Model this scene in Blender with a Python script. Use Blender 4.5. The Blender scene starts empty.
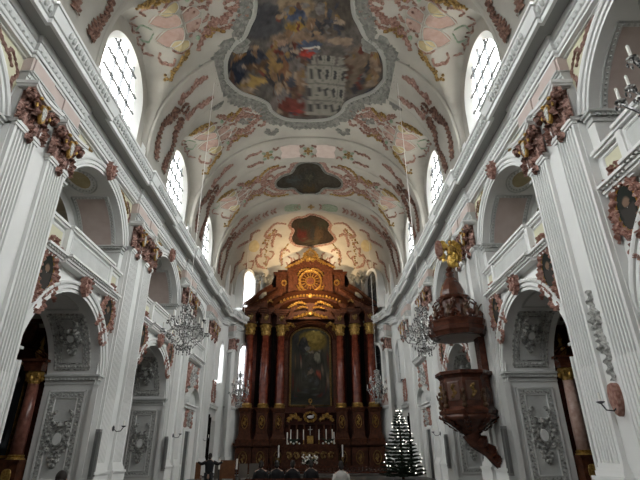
import bpy, math, random
from mathutils import Vector, Matrix
random.seed(7)
scene = bpy.context.scene
col = scene.collection
R = math.radians
pi = math.pi

# ------------------------------------------------------------------ camera, world, exposure
cd = bpy.data.cameras.new('camera'); cam = bpy.data.objects.new('camera', cd); col.objects.link(cam)
cd.sensor_fit = 'HORIZONTAL'; cd.sensor_width = 36.0; cd.lens = 36.0*459.665/640
cd.clip_start = .05; cd.clip_end = 300
_y, _t, _r = .01068, .43337, -.00845
_F = Vector((math.sin(_y)*math.cos(_t), math.cos(_y)*math.cos(_t), math.sin(_t)))
_Rt = Vector((math.cos(_y), -math.sin(_y), 0)); _U = _Rt.cross(_F)
_r1 = _Rt*math.cos(_r)+_U*math.sin(_r); _u1 = -_Rt*math.sin(_r)+_U*math.cos(_r)
cam.matrix_world = Matrix(((_r1.x, _u1.x, -_F.x, .559), (_r1.y, _u1.y, -_F.y, 0), (_r1.z, _u1.z, -_F.z, 1.6), (0, 0, 0, 1)))
scene.camera = cam
SKY = 9.0
w = bpy.data.worlds.new('sky'); scene.world = w; w.use_nodes = True
_nt = w.node_tree; _bg = _nt.nodes['Background']; _tc = _nt.nodes.new('ShaderNodeTexCoord'); _sx = _nt.nodes.new('ShaderNodeSeparateXYZ')
_rp = _nt.nodes.new('ShaderNodeValToRGB'); _nt.links.new(_tc.outputs['Generated'], _sx.inputs[0]); _nt.links.new(_sx.outputs[2], _rp.inputs[0])
_rp.color_ramp.elements[0].position = 0.0; _rp.color_ramp.elements[0].color = (.10, .10, .10, 1)       # snow-grey ground below the horizon
_rp.color_ramp.elements[1].position = .03; _rp.color_ramp.elements[1].color = (.58, .60, .61, 1); _e = _rp.color_ramp.elements.new(.6); _e.color = (1.45, 1.46, 1.46, 1)          # bright overcast sky
_nt.links.new(_rp.outputs[0], _bg.inputs[0]); _bg.inputs[1].default_value = SKY
scene.view_settings.view_transform = 'Standard'; scene.view_settings.look = 'None'
scene.view_settings.gamma = 1; scene.view_settings.exposure = 1.3
PANE = 1.3
def portal_light(loc, target, sx, sy):
    l = bpy.data.lights.new('daylight_portal', 'AREA'); l.shape = 'RECTANGLE'; l.size = sx; l.size_y = sy; l.cycles.is_portal = True
    o = bpy.data.objects.new('daylight_portal', l); col.objects.link(o); o.location = loc; o.rotation_euler = (Vector(target)-Vector(loc)).to_track_quat('-Z', 'Y').to_euler()
def area(name, loc, target, size, power, colr=(1, 1, 1), sy=None, spread=None):
    l = bpy.data.lights.new(name, 'AREA'); l.energy = power; l.color = colr
    l.shape = 'RECTANGLE'; l.size = size; l.size_y = sy or size
    if spread: l.spread = spread
    o = bpy.data.objects.new(name, l); col.objects.link(o); o.location = loc
    o.rotation_euler = (Vector(target)-Vector(loc)).to_track_quat('-Z', 'Y').to_euler(); return o
for b_ in (-1.65, 7.45, 16.55, 25.65, 34.05):
    for s_ in (-1, 1): portal_light((s_*8.70, b_, 16.75), (0, b_, 16.75), 3.6, 5.4)
area('rear_fill_light', (0, -6.8, 15), (0, 20, 6), 3, 150, (.95, .98, 1))  # added fill lamp behind the camera, brightens faces turned to the rear
for s_ in (-1, 1):
    l_ = bpy.data.lights.new('apse_uplight', 'POINT'); l_.energy = 45; l_.color = (1, .78, .5); l_.shadow_soft_size = .15
    o_ = bpy.data.objects.new('apse_uplight', l_); col.objects.link(o_); o_.location = (s_*2.1, 46.9, 20.2)
area('altar_lamp', (0, 41.0, 15.0), (0, 47.5, 20.5), .5, 260, (1, .70, .38), spread=R(120))

# ------------------------------------------------------------------ materials
def mat(name, c, rough=.7, metal=0, c2=None, scale=3, detail=6, bump=0, bscale=None, emit=None, mix=(.35, .65), spec=None, alpha=None):
    m = bpy.data.materials.new(name); m.use_nodes = True
    nt = m.node_tree; b = nt.nodes['Principled BSDF']
    b.inputs['Base Color'].default_value = (*c, 1); b.inputs['Roughness'].default_value = rough; b.inputs['Metallic'].default_value = metal
    if spec is not None: b.inputs['Specular IOR Level'].default_value = spec
    if c2 or bump:
        tc = nt.nodes.new('ShaderNodeTexCoord')
        n = nt.nodes.new('ShaderNodeTexNoise'); n.inputs['Scale'].default_value = scale; n.inputs['Detail'].default_value = detail
        nt.links.new(tc.outputs['Object'], n.inputs['Vector'])
        if c2:
            r = nt.nodes.new('ShaderNodeValToRGB'); r.color_ramp.elements[0].position = mix[0]; r.color_ramp.elements[1].position = mix[1]
            r.color_ramp.elements[0].color = (*c, 1); r.color_ramp.elements[1].color = (*c2, 1)
            nt.links.new(n.outputs['Fac'], r.inputs[0]); nt.links.new(r.outputs[0], b.inputs['Base Color'])
        if bump:
            n2 = nt.nodes.new('ShaderNodeTexNoise'); n2.inputs['Scale'].default_value = bscale or scale*3; n2.inputs['Detail'].default_value = 4
            nt.links.new(tc.outputs['Object'], n2.inputs['Vector'])
            bm = nt.nodes.new('ShaderNodeBump'); bm.inputs['Strength'].default_value = bump; bm.inputs['Distance'].default_value = .05
            nt.links.new(n2.outputs['Fac'], bm.inputs['Height']); nt.links.new(bm.outputs[0], b.inputs['Normal'])
    if emit:
        b.inputs['Emission Color'].default_value = (*emit[0], 1); b.inputs['Emission Strength'].default_value = emit[1]
    return m
def vcmat(name, rough=.7):
    m = bpy.data.materials.new(name); m.use_nodes = True; nt = m.node_tree; b = nt.nodes['Principled BSDF']
    a = nt.nodes.new('ShaderNodeVertexColor'); a.layer_name = 'paint'
    nt.links.new(a.outputs[0], b.inputs['Base Color']); b.inputs['Roughness'].default_value = rough; return m
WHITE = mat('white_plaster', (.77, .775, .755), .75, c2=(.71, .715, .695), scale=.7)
REVEAL = mat('lit_white_reveal', (.86, .87, .85), .8)  # brighter white than the walls: window light put into the colour
VPINK = mat('vault_pink_panel', (.31, .205, .17), .8, c2=(.37, .265, .225), scale=4)
VWHITE = mat('white_outline_stucco', (.50, .48, .43), .7)
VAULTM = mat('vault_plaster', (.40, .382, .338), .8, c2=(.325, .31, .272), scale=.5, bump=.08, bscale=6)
GREY = mat('grey_stucco', (.24, .24, .215), .75, c2=(.14, .145, .13), scale=4, bump=.5, bscale=14)
LGREY = mat('light_grey_stucco', (.56, .57, .55), .75, c2=(.49, .50, .48), scale=2, bump=.2, bscale=12)
RELIEF = mat('relief_stucco', (.60, .60, .57), .7, c2=(.26, .26, .245), scale=9, bump=.8, bscale=20, mix=(.42, .6))
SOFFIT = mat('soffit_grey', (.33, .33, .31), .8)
PINK = mat('pink_stucco', (.62, .40, .34), .7, c2=(.70, .52, .45), scale=3)
PALEPINK = mat('pale_pink_plaster', (.52, .42, .38), .8, c2=(.58, .49, .45), scale=2)
YELLOW = mat('ochre_panel', (.38, .31, .16), .8, c2=(.46, .39, .23), scale=2)
CREAM = mat('cream_panel', (.60, .58, .42), .8)
REDM = mat('red_marble_stucco', (.21, .08, .055), .4, c2=(.42, .25, .20), scale=9, bump=.5, bscale=24)
BROWNS = mat('brown_pink_scroll', (.075, .032, .018), .6, c2=(.27, .145, .105), scale=6, bump=.6, bscale=18)
ROSES = mat('rose_scroll', (.15, .065, .045), .6, c2=(.38, .24, .195), scale=7, bump=.5, bscale=16)
CAPM = mat('capital_marble', (.085, .028, .014), .4, c2=(.46, .27, .22), scale=6, detail=8, bump=1.0, bscale=16, mix=(.40, .60))
GOLD = mat('gilding', (.55, .36, .10), .35, .7, c2=(.26, .14, .035), scale=12, bump=.4, bscale=30)
GOLDP = mat('ochre_gilding', (.13, .065, .018), .5, .3, c2=(.42, .28, .09), scale=9, bump=.4)
GREY2 = mat('frame_grey_stucco', (.36, .36, .33), .7)
GREEN = mat('green_stucco', (.16, .24, .16), .6, c2=(.27, .33, .25), scale=6)
DMARB = mat('dark_red_marble', (.028, .007, .004), .6, spec=.2, c2=(.07, .018, .010), scale=2.2, detail=10, bump=.05)
DMARB2 = mat('altar_brown_marble', (.042, .013, .006), .55, spec=.2, c2=(.095, .032, .014), scale=5, detail=10, bump=.15)
DARK = mat('recess_shade', (.008, .006, .005), .9, spec=0)  # near-black colour standing in for the shade of gaps and openings
COLM = mat('polished_red_marble', (.095, .016, .009), .2, c2=(.20, .048, .026), scale=2.2, detail=10)
BROWNWOOD = mat('dark_brown_wood', (.055, .018, .010), .25, c2=(.11, .036, .02), scale=4, bump=.2)
PINKMARB = mat('pink_marble', (.36, .22, .18), .3, c2=(.50, .36, .30), scale=7, detail=9)
IRON = mat('wrought_iron', (.05, .05, .055), .5, .6)
LEAD = mat('lead_muntins', (.05, .055, .06), .6)
CANDLE = mat('candle_wax', (.82, .80, .74), .5)
CRYSTAL = mat('crystal_glass', (.80, .80, .78), .2, .4, c2=(.07, .07, .07), scale=14, mix=(.42, .56))
FLOORM = mat('stone_floor', (.07, .062, .055), .4, c2=(.11, .10, .09), scale=1.5)
CLEAR = bpy.data.materials.new('window_glass'); CLEAR.use_nodes = True
_n = CLEAR.node_tree; _t1 = _n.nodes.new('ShaderNodeBsdfTransparent'); _t1.inputs[0].default_value = (.93, .95, .95, 1); _t2 = _n.nodes.new('ShaderNodeBsdfTranslucent'); _t3 = _n.nodes.new('ShaderNodeMixShader'); _t3.inputs[0].default_value = .12
_n.links.new(_t1.outputs[0], _t3.inputs[1]); _n.links.new(_t2.outputs[0], _t3.inputs[2]); _n.links.new(_t3.outputs[0], _n.nodes['Material Output'].inputs[0])
PANEM = mat('daylit_glass', (.9, .93, .95), .3, emit=((.93, .97, 1), PANE))
DPANE = mat('dark_glass', (.03, .035, .04), .2, c2=(.06, .065, .07), scale=3)
CABLE = mat('white_cable', (.72, .70, .66), .6)
FIR = mat('fir_needles', (.008, .018, .010), .7, c2=(.02, .035, .02), scale=20)
BULB = mat('warm_bulb', (1, .97, .9), .4, emit=((1, .96, .88), 1.3))
CLOTHK = mat('black_cloth', (.012, .012, .014), .9)
CLOTHW = mat('white_cloth', (.62, .60, .57), .9, c2=(.5, .49, .47), scale=8)
HAIR = mat('dark_hair', (.018, .012, .009), .7)
SKIN = mat('skin', (.48, .30, .22), .6)
WOOD = mat('warm_wood', (.20, .075, .025), .45, c2=(.13, .05, .018), scale=5)
GREYW = mat('grey_wood', (.14, .12, .10), .5)
SPKM = mat('grey_loudspeaker', (.22, .22, .21), .6)
FRESCO = vcmat('fresco_paint'); OIL = vcmat('oil_paint', .8)
ROOM = mat('shaded_room_plaster', (.34, .31, .27), .85)  # plaster darkened, the rooms' shade is put into the colour
for q_ in (FRESCO, OIL): q_.node_tree.nodes['Principled BSDF'].inputs['Specular IOR Level'].default_value = .1
LINEN = mat('linen', (.7, .69, .66), .8)

# ------------------------------------------------------------------ object helpers
ORG = {}
def root_org(p):
    while p.parent: p = p.parent
    return ORG.get(p.name, Vector((0, 0, 0)))
def thing(name, label, cat, org=(0, 0, 0), group=None):
    o = bpy.data.objects.new(name, None); col.objects.link(o); o.empty_display_size = .2
    o.location = org; ORG[o.name] = Vector(org); o['label'] = label; o['category'] = cat
    if group: o['group'] = group
    return o
def relabel(o, label, group=None):
    o['label'] = label
    if group: o['group'] = group
    return o
def dup(src, dloc=(0, 0, 0), label=None, mirror=False, group=None, loc=None, rz=None):
    def rec(o, par):
        c = o.copy(); col.objects.link(c); c.parent = par
        for ch in [q for q in KIDS.get(o.name, [])]:
            d = rec(ch, c); KIDS.setdefault(c.name, []).append(d)
        return c
    c = rec(src, None)
    l = Vector(loc) if loc else src.location + Vector(dloc)
    if mirror:
        c.scale = (-1, 1, 1); l.x = -l.x
    c.location = l
    if rz is not None: c.rotation_euler.z = rz
    if label: c['label'] = label
    if group: c['group'] = group
    return c
KIDS = {}
class MB:
    def __init__(s): s.v = []; s.f = []; s.c = None; s.k = []
    def add(s, vs, fs):
        vs = list(vs); s.k.append((len(s.v), len(s.v)+len(vs), len(s.f), len(s.f)+len(fs)))
        n = len(s.v); s.v += [tuple(q) for q in vs]; s.f += [tuple(i+n for i in f) for f in fs]; return s
    def box(s, x0, x1, y0, y1, z0, z1):
        vs = [(x, y, z) for x in (x0, x1) for y in (y0, y1) for z in (z0, z1)]
        return s.add(vs, [(0, 1, 3, 2), (4, 6, 7, 5), (0, 4, 5, 1), (2, 3, 7, 6), (0, 2, 6, 4), (1, 5, 7, 3)])
    def grid(s, rows, closed_u=False, closed_v=False, capr=False):
        nr = len(rows); nc = len(rows[0]); vs = [p for r in rows for p in r]; fs = []
        for i in range(nr if closed_v else nr-1):
            for j in range(nc if closed_u else nc-1):
                a, b = i, (i+1) % nr; c, d = j, (j+1) % nc
                fs.append((a*nc+c, a*nc+d, b*nc+d, b*nc+c))
        if capr:
            fs.append(tuple(range(nc))[::-1]); fs.append(tuple((nr-1)*nc+k for k in range(nc)))
        return s.add(vs, fs)
    def lathe(s, prof, c=(0, 0, 0), seg=16, sx=1, sy=1, a0=0, squash=None):
        rows = [[(c[0]+r*sx*math.cos(a0+2*pi*k/seg), c[1]+r*sy*math.sin(a0+2*pi*k/seg), c[2]+z) for k in range(seg)] for r, z in prof]
        return s.grid(rows, closed_u=True, capr=True)
    def tube(s, pts, r, seg=6, cap=True):
        pts = [Vector(p) for p in pts]; n = len(pts); rows = []
        up = Vector((0, 0, 1))
        for i, p in enumerate(pts):
            t = (pts[min(i+1, n-1)]-pts[max(i-1, 0)]).normalized()
            if abs(t.dot(up)) > .95: up = Vector((1, 0, 0)) if abs(t.x) < .9 else Vector((0, 1, 0))
            a = t.cross(up).normalized(); b = t.cross(a)
            up = -b
            rr = r[i] if isinstance(r, (list, tuple)) else r
            rows.append([p+a*rr*math.cos(2*pi*k/seg)+b*rr*math.sin(2*pi*k/seg) for k in range(seg)])
        return s.grid(rows, closed_u=True, capr=cap)
    def ell(s, c, r, seg=10, rings=6, rot=None):
        rows = []
        for i in range(rings+1):
            th = -pi/2+pi*i/rings; q = max(math.cos(th), .02)
            row = []
            for k in range(seg):
                p = Vector((r[0]*q*math.cos(2*pi*k/seg), r[1]*q*math.sin(2*pi*k/seg), r[2]*math.sin(th)))
                if rot: p = rot @ p
                row.append(p+Vector(c))
            rows.append(row)
        return s.grid(rows, closed_u=True, capr=True)
    def strip(s, F, pts, wd, h, lobes=0, jag=.35, res=8, base=.0, curl=False):
        """acanthus-like raised ribbon along a polyline on surface F(u,v,h)"""
        P = smooth(pts, res); n = len(P)
        C3 = [Vector(F(p[0], p[1], base)) for p in P]
        rows = []; L = [0]
        for i in range(1, n): L.append(L[-1]+(C3[i]-C3[i-1]).length)
        T = L[-1] or 1
        for i, p in enumerate(P):
            t = C3[min(i+1, n-1)]-C3[max(i-1, 0)]
            if t.length < 1e-6: t = Vector((0, 0, 1))
            t.normalize()
            N = (Vector(F(p[0], p[1], base+.1))-C3[i]).normalized(); S = t.cross(N).normalized()
            k = L[i]/T
            ww = wd(k) if callable(wd) else wd*(.45+.55*math.sin(pi*min(1, max(0, k)))**.5)
            ph = (L[i]*lobes) % 1 if lobes else .5
            ph2 = (L[i]*lobes+.5) % 1 if lobes else .5
            w1 = ww*(1-jag+jag*2*ph) if lobes else ww
            w2 = ww*(1-jag+jag*2*ph2) if lobes else ww
            hh = h*(.8+.35*math.sin(L[i]*lobes*pi*2) if lobes else 1)
            rows.append([C3[i]-S*w1, C3[i]-S*w1*.62+N*hh*.9, C3[i]-S*w1*.22+N*hh*.55, C3[i]+N*hh, C3[i]+S*w2*.22+N*hh*.55, C3[i]+S*w2*.62+N*hh*.9, C3[i]+S*w2])
        return s.grid(rows)
    def patch(s, F, outline, h, res=4, closed=True, base=0):
        P = smooth(outline, res, True) if res > 1 else list(outline)
        cx = sum(p[0] for p in P)/len(P); cy = sum(p[1] for p in P)/len(P)
        rows = []
        for k, hh in ((1, base), (1, base+h*.7), (.93, base+h), (.5, base+h), (.02, base+h)):
            rows.append([Vector(F(cx+(p[0]-cx)*k, cy+(p[1]-cy)*k, hh)) for p in P])
        return s.grid(rows, closed_u=True)
    def sweep(s, prof, path, closed=False, F=None, flip=1):
        """profile (out, up) swept along plan polyline path [(x,y)], offset to the left*flip, mitred"""
        n = len(path); rows = []
        for i in range(n):
            p = Vector((path[i][0], path[i][1]))
            a = Vector(path[i-1] if (i > 0 or closed) else path[i]); b = Vector(path[(i+1) % n] if (i < n-1 or closed) else path[i])
            d1 = (p-a); d2 = (b-p)
            if d1.length < 1e-6: d1 = d2
            if d2.length < 1e-6: d2 = d1
            d1.normalize(); d2.normalize()
            n1 = Vector((-d1.y, d1.x))*flip; n2 = Vector((-d2.y, d2.x))*flip
            m = (n1+n2)
            if m.length < 1e-4: m = n1
            m.normalize(); k = 1/max(.45, m.dot(n1))
            rows.append([(p.x+m.x*o*k, p.y+m.y*o*k, z) for o, z in prof])
        return s.grid(rows, closed_v=closed)
    def pieces(s):
        """groups of shapes that lie far apart: each becomes a part of its own"""
        B = []
        for a, b, c, d in s.k:
            q = s.v[a:b]; lo = [min(p[i] for p in q) for i in range(3)]; hi = [max(p[i] for p in q) for i in range(3)]
            B.append((lo, hi, math.dist(lo, hi)))
        n = len(B); par = list(range(n))
        def find(i):
            while par[i] != i: par[i] = par[par[i]]; i = par[i]
            return i
        for i in range(n):
            for j in range(i):
                if find(i) == find(j): continue
                g = math.sqrt(sum(max(0, B[i][0][k]-B[j][1][k], B[j][0][k]-B[i][1][k])**2 for k in range(3)))
                if g < .42*max(B[i][2], B[j][2]): par[find(i)] = find(j)
        G = {}
        for i in range(n): G.setdefault(find(i), []).append(i)
        return list(G.values())
    def build(s, name, m, parent=None, smooth_=False, structure=False, kind=None, colors=None, whole=False):
        if parent and not structure and not kind and not colors and not whole and 1 < len(s.k) < 400:
            G = s.pieces()
            if 1 < len(G) <= 40:
                out = []
                for g in G:
                    q = MB()
                    for i in sorted(g):
                        a, b, c, d = s.k[i]; q.add(s.v[a:b], [tuple(x-a for x in f) for f in s.f[c:d]])
                    out.append(q.build(name, m, parent, smooth_, whole=True))
                return out[0]
        me = bpy.data.meshes.new(name); og = root_org(parent) if parent else Vector((0, 0, 0))
        me.from_pydata([(a-og.x, b-og.y, c-og.z) for a, b, c in s.v], [], s.f); me.update()
        me.materials.append(m)
        o = bpy.data.objects.new(name, me); col.objects.link(o)
        if smooth_:
            me.polygons.foreach_set('use_smooth', [True]*len(me.polygons))
        if colors:
            a = me.color_attributes.new('paint', 'FLOAT_COLOR', 'POINT')
            a.data.foreach_set('color', [q for c in colors for q in (*c, 1)])
        if parent:
            o.parent = parent; KIDS.setdefault(parent.name, []).append(o)
        if structure: o['kind'] = 'structure'
        if kind: o['kind'] = kind
        return o
def smooth(pts, res, closed=False):
    n = len(pts)
    if n < 3 or res <= 1:
        if res <= 1: return list(pts)
        return [(pts[0][0]+(pts[-1][0]-pts[0][0])*k/res, pts[0][1]+(pts[-1][1]-pts[0][1])*k/res) for k in range(res+1)]
    out = []
    rng = range(n) if closed else range(n-1)
    for i in rng:
        p0 = pts[i-1] if (closed or i > 0) else pts[i]; p1 = pts[i]; p2 = pts[(i+1) % n]
        p3 = pts[(i+2) % n] if (closed or i+2 < n) else p2
        for k in range(res):
            t = k/res
            out.append(tuple(.5*((2*p1[j])+(-p0[j]+p2[j])*t+(2*p0[j]-5*p1[j]+4*p2[j]-p3[j])*t*t+(-p0[j]+3*p1[j]-3*p2[j]+p3[j])*t**3) for j in (0, 1)))
    if not closed: out.append(tuple(pts[-1]))
    return out
def spiral(c, r0, r1, a0, turns, n=14, sx=1):
    return [(c[0]+sx*(r0+(r1-r0)*k/n)*math.cos(a0+2*pi*turns*k/n), c[1]+(r0+(r1-r0)*k/n)*math.sin(a0+2*pi*turns*k/n)) for k in range(n+1)]

# ------------------------------------------------------------------ plan of the nave
WX = 8.35          # wall plane of the bays
PX = 8.0           # face of the pilasters
BAYS = [-1.65, 7.45, 16.55, 25.65, 34.05]
PIERS = [2.9, 12.0, 21.1, 30.05, 37.95]
HALF = {-1.65: 3.1, 7.45: 3.1, 16.55: 3.1, 25.65: 3.0, 34.05: 2.45}
ZC, VA, VH, VN = 15.7, 8.1, 7.7, 2.3
def vr(t, Y):
    c, s = abs(math.cos(t)), abs(math.sin(t))
    r = ((c/VA)**VN+(s/VH)**VN)**(-1/VN)
    if Y > 40: return r*max(0.0, 1-(min(1, (Y-40)/9.8))**2.5)**.4
    for b in BAYS:
        y = Y-b
        if abs(y) < 2.75 and c > .05:
            za = 17.8+math.sqrt(2.75**2-y*y)
            r = max(r, min(8.35/c, (za-ZC+8.35*.3)/(s+.3*c)))
    return r
def V(td, Y, h=0):      # point on the vault: angle in degrees from the right springing, distance below it
    t = R(td); r = vr(t, Y)-h
    return (r*math.cos(t), Y, ZC+r*math.sin(t))
def VB(td, Y, h=0):     # the plain barrel (bands)
    t = R(td); c, s = abs(math.cos(t)), abs(math.sin(t))
    r = ((c/VA)**VN+(s/VH)**VN)**(-1/VN)-.17-h
    if Y > 40: r *= .995
    return (r*math.cos(t), Y, ZC+r*math.sin(t))
def W(y, z, h=0): return (WX-h, y, z)      # right wall plane, authored side
def Pf(y, z, h=0): return (PX-h, y, z)

# ================================================================== STRUCTURE
f = MB(); f.box(-15, 15, -8, 52, -.3, 0); f.build('floor', FLOORM, structure=True)
f = MB(); f.box(-8, 8, 38, 52, 0, .12); f.build('floor_choir', FLOORM, structure=True)
ZS, RL, RU = 4.17, 2.83, 2.88; ZU = 9.3
def low_arch(y, d=0):
    r = RL+d
    return ZS+math.sqrt(max(0, r*r-y*y)) if abs(y) < r else 0
def arch_pts(r, zc, z0, n=28, hw=None):
    """right jamb foot -> apex -> left jamb foot"""
    a0 = math.asin(max(-1, min(1, (z0-zc)/r))) if z0 > zc else 0
    pts = []
    if z0 < zc: pts.append((r, z0))
    for k in range(n+1):
        a = a0+(pi-2*a0)*k/n; pts.append((r*math.cos(a), zc+r*math.sin(a)))
    if z0 < zc: pts.append((-r, z0))
    return pts
def wall(side, nm):
    m = MB(); X = side*WX
    def plate(y0, y1, z0, z1): m.add([(X, y0, z0), (X, y1, z0), (X, y1, z1), (X, y0, z1)], [(0, 1, 2, 3)])
    edges = []
    for b in BAYS:
        h = HALF[b]
        if b != 34.05:
            n = 40
            for i in range(n):
                y0 = -RL+2*RL*i/n; y1 = -RL+2*RL*(i+1)/n
                m.add([(X, b+y0, low_arch(y0)), (X, b+y1, low_arch(y1)), (X, b+y1, 8.0), (X, b+y0, 8.0)], [(0, 1, 2, 3)])
            plate(b-h, b-RL, 0, 8.0); plate(b+RL, b+h, 0, 8.0)
            for dx in [0]:
                A = arch_pts(RL, ZS, 0)
                m.grid([[(side*x, b+p[0], p[1]) for p in A] for x in (WX, 10.4)])
        else:
            plate(b-h, b+h, 0, 8.0)
        ru = RU if b != 34.05 else 2.1
        zu = ZU if b != 34.05 else 9.6
        n = 40
        hw = math.sqrt(max(0, ru*ru-(10.1-zu)**2))
        for i in range(n):
            y0 = -hw+2*hw*i/n; y1 = -hw+2*hw*(i+1)/n
            g = lambda y: zu+math.sqrt(max(0, ru*ru-y*y))
            m.add([(X, b+y0, g(y0)), (X, b+y1, g(y1)), (X, b+y1, 14.2), (X, b+y0, 14.2)], [(0, 1, 2, 3)])
        plate(b-h, b-hw, 8.0, 14.2); plate(b+hw, b+h, 8.0, 14.2)
        A = [(hw, 8.0)]+arch_pts(ru, zu, 10.1)+[(-hw, 8.0)]
        m.grid([[(side*x, b+p[0], p[1]) for p in A] for x in (WX, 10.4)])
        A2 = [(hw-.4, 8.0)]+[(p[0]*(hw-.4)/hw, p[1]-.4) for p in arch_pts(ru, zu, 10.1)]+[(-hw+.4, 8.0)]
        m.grid([[(side*10.4, b+p[0], p[1]) for p in A], [(side*10.4, b+p[0], p[1]) for p in A2]])
    for i, p in enumerate(PIERS):       # pier blocks
        a = 1.45 if i < 4 else 1.35
        m.box(min(side*8.12, side*9.2), max(side*8.12, side*9.2), p-a, p+a, 0, 12.87)
    # vertical side of the vault above the cornice and lunette walls
    for i in range(len(PIERS)):
        p = PIERS[i]; m.add([(side*8.1, p-2.2, 13.9), (side*8.1, p+2.2, 13.9), (side*8.1, p+2.2, 15.8), (side*8.1, p-2.2, 15.8)], [(0, 1, 2, 3)])
    # choir wall and apse facets
    for (x0, y0, x1, y1) in ((8.2, 38, 8.2, 42.8), (8.2, 42.8, 7.9, 43.4), (7.9, 43.4, 5.4, 49.3), (5.4, 49.3, 0, 49.6)):
        m.add([(side*x0, y0, 0), (side*x1, y1, 0), (side*x1, y1, 16.0), (side*x0, y0, 16.0)], [(0, 1, 2, 3)])
    return m.build('wall_'+nm, WHITE, structure=True)
wall(1, 'right'); wall(-1, 'left')
m = MB(); m.add([(-8.4, -7, 0), (8.4, -7, 0), (8.4, -7, 24), (-8.4, -7, 24)], [(0, 1, 2, 3)])
m.build('wall_rear', BROWNWOOD, structure=True)
# chapels and gallery rooms behind the arches
for side, nm in ((1, 'right'), (-1, 'left')):
    m = MB(); m_low = m; m_up = MB()
    for b in BAYS[:4]:
        for (z0, z1, x1) in ((0, 7.7, 14.2), (7.9, 14.0, 13.6)):
            m = m_up if z0 else m_low
            x0 = 10.4
            y0, y1 = b-3.35, b+3.35
            q = lambda x, y, z: (side*x, y, z)
            m.add([q(x1, y0, z0), q(x1, y1, z0), q(x1, y1, z1-1.5), q(x1, y0, z1-1.5)], [(0, 1, 2, 3)])
            for y in (y0, y1): m.add([q(x0, y, z0), q(x1, y, z0), q(x1, y, z1), q(x0, y, z1)], [(0, 1, 2, 3)])
            rows = [[q(x, b+3.35*math.cos(a), z1-2.0+2.0*math.sin(a)) for a in [pi*k/16 for k in range(17)]] for x in (x0, x1)]
            m.grid(rows)
            m.add([q(x1, y0, z1-2), q(x1, y1, z1-2), q(x1, y1, z1), q(x1, y0, z1)], [(0, 1, 2, 3)])
            if z0: m.add([q(WX, y0, z0), q(x1, y0, z0), q(x1, y1, z0), q(WX, y1, z0)], [(0, 1, 2, 3)])
    m = m_up; b = 34.05
    m.add([(side*10.8, b-3, 7.9), (side*10.8, b+3, 7.9), (side*10.8, b+3, 13), (side*10.8, b-3, 13)], [(0, 1, 2, 3)])
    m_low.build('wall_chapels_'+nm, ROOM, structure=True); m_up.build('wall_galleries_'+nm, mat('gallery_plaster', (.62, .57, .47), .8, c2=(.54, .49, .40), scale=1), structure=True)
# unseen outer walls and aisle roofs, added to keep sky light from leaking in
for side, nm in ((1, 'right'), (-1, 'left')):
    m = MB(); q = lambda x, y, z: (side*x, y, z)
    m.add([q(15, -8, 0), q(15, 52, 0), q(15, 52, 14), q(15, -8, 14)], [(0, 1, 2, 3)])
    m.add([q(15, -8, 14), q(15, 52, 14), q(8.36, 52, 14.1), q(8.36, -8, 14.1)], [(0, 1, 2, 3)])
    for y in (-8, 52): m.add([q(0, y, 0) if y > 0 else q(8.36, y, 0), q(15, y, 0), q(15, y, 14), q(0, y, 14) if y > 0 else q(8.36, y, 14)], [(0, 1, 2, 3)])
    m.add([q(8.36, -8, 0), q(8.36, -6.9, 0), q(8.36, -6.9, 16), q(8.36, -8, 16)], [(0, 1, 2, 3)])
    m.build('wall_light_shell_'+nm, ROOM, structure=True)
# vault
m = MB(); rows = []
Ys = []
y = -7.0
while y < 40: Ys.append(y); y += .1
Ys += [40+9.8*math.sin(k/30*pi/2*.999) for k in range(0, 31)]
TS = [180*k/150 for k in range(151)]
rows = [[V(t, y) for t in TS] for y in Ys]
vs = [p for r in rows for p in r]; fs = []
nc = len(TS)
for i in range(len(Ys)-1):
    for j in range(nc-1):
        q = (i*nc+j, i*nc+j+1, (i+1)*nc+j+1, (i+1)*nc+j)
        if all(abs(vs[k][0]) > 8.345 for k in q): continue
        fs.append(q)
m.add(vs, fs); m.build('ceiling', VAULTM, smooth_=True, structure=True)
# lunette walls with the window reveals
def lunette(side, b, n):
    m = MB(); o = arch_pts(2.78, 17.78, 13.9, 30)
    i = arch_pts(2.2, 17.5, 14.15, 30)
    m.grid([[(side*WX, b+p[0], p[1]) for p in o], [(side*WX, b+p[0], p[1]) for p in i]])
    # stucco lip, then the splayed reveal down to the glass
    i2 = [(p[0]*.78, 14.15+(p[1]-14.15)*.975) for p in i]
    rv = MB(); rv.grid([[(side*WX, b+p[0], p[1]) for p in i], [(side*8.64, b+p[0], p[1]) for p in i2]]); rv.build('wall_reveal', REVEAL, structure=True)
    m.add([(side*WX, b-2.2, 14.15), (side*WX, b+2.2, 14.15), (side*8.64, b+1.72, 14.15), (side*8.64, b-1.72, 14.15)], [(0, 1, 2, 3)])
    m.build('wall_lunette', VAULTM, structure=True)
    fr = MB(); pa = MB()
    pa.add([(side*8.63, b+p[0], p[1]) for p in i2], [tuple(range(len(i2)))])
    top = lambda y: 14.15+(17.5+math.sqrt(max(0, 2.2**2-(y/.78)**2))-14.15)*.975
    for y in (-.86, 0, .86):
        fr.box(min(side*8.50, side*8.62), max(side*8.50, side*8.62), b+y-.026, b+y+.026, 14.15, top(y))
    for k in range(1, 6):
        z = 14.15+.95*k; hw = 1.7 if z < 17.4 else 1.71*math.sqrt(max(0, 1-((z-17.42)/2.15)**2))
        fr.box(min(side*8.50, side*8.62), max(side*8.50, side*8.62), b-hw, b+hw, z-.028, z+.028)
    w_ = fr.build('window_%d' % n, LEAD, structure=True)
    pa.build('pane', CLEAR, w_)
n = 1
for b in BAYS:
    for side in (-1, 1):
        lunette(side, b, n); n += 1
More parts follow.
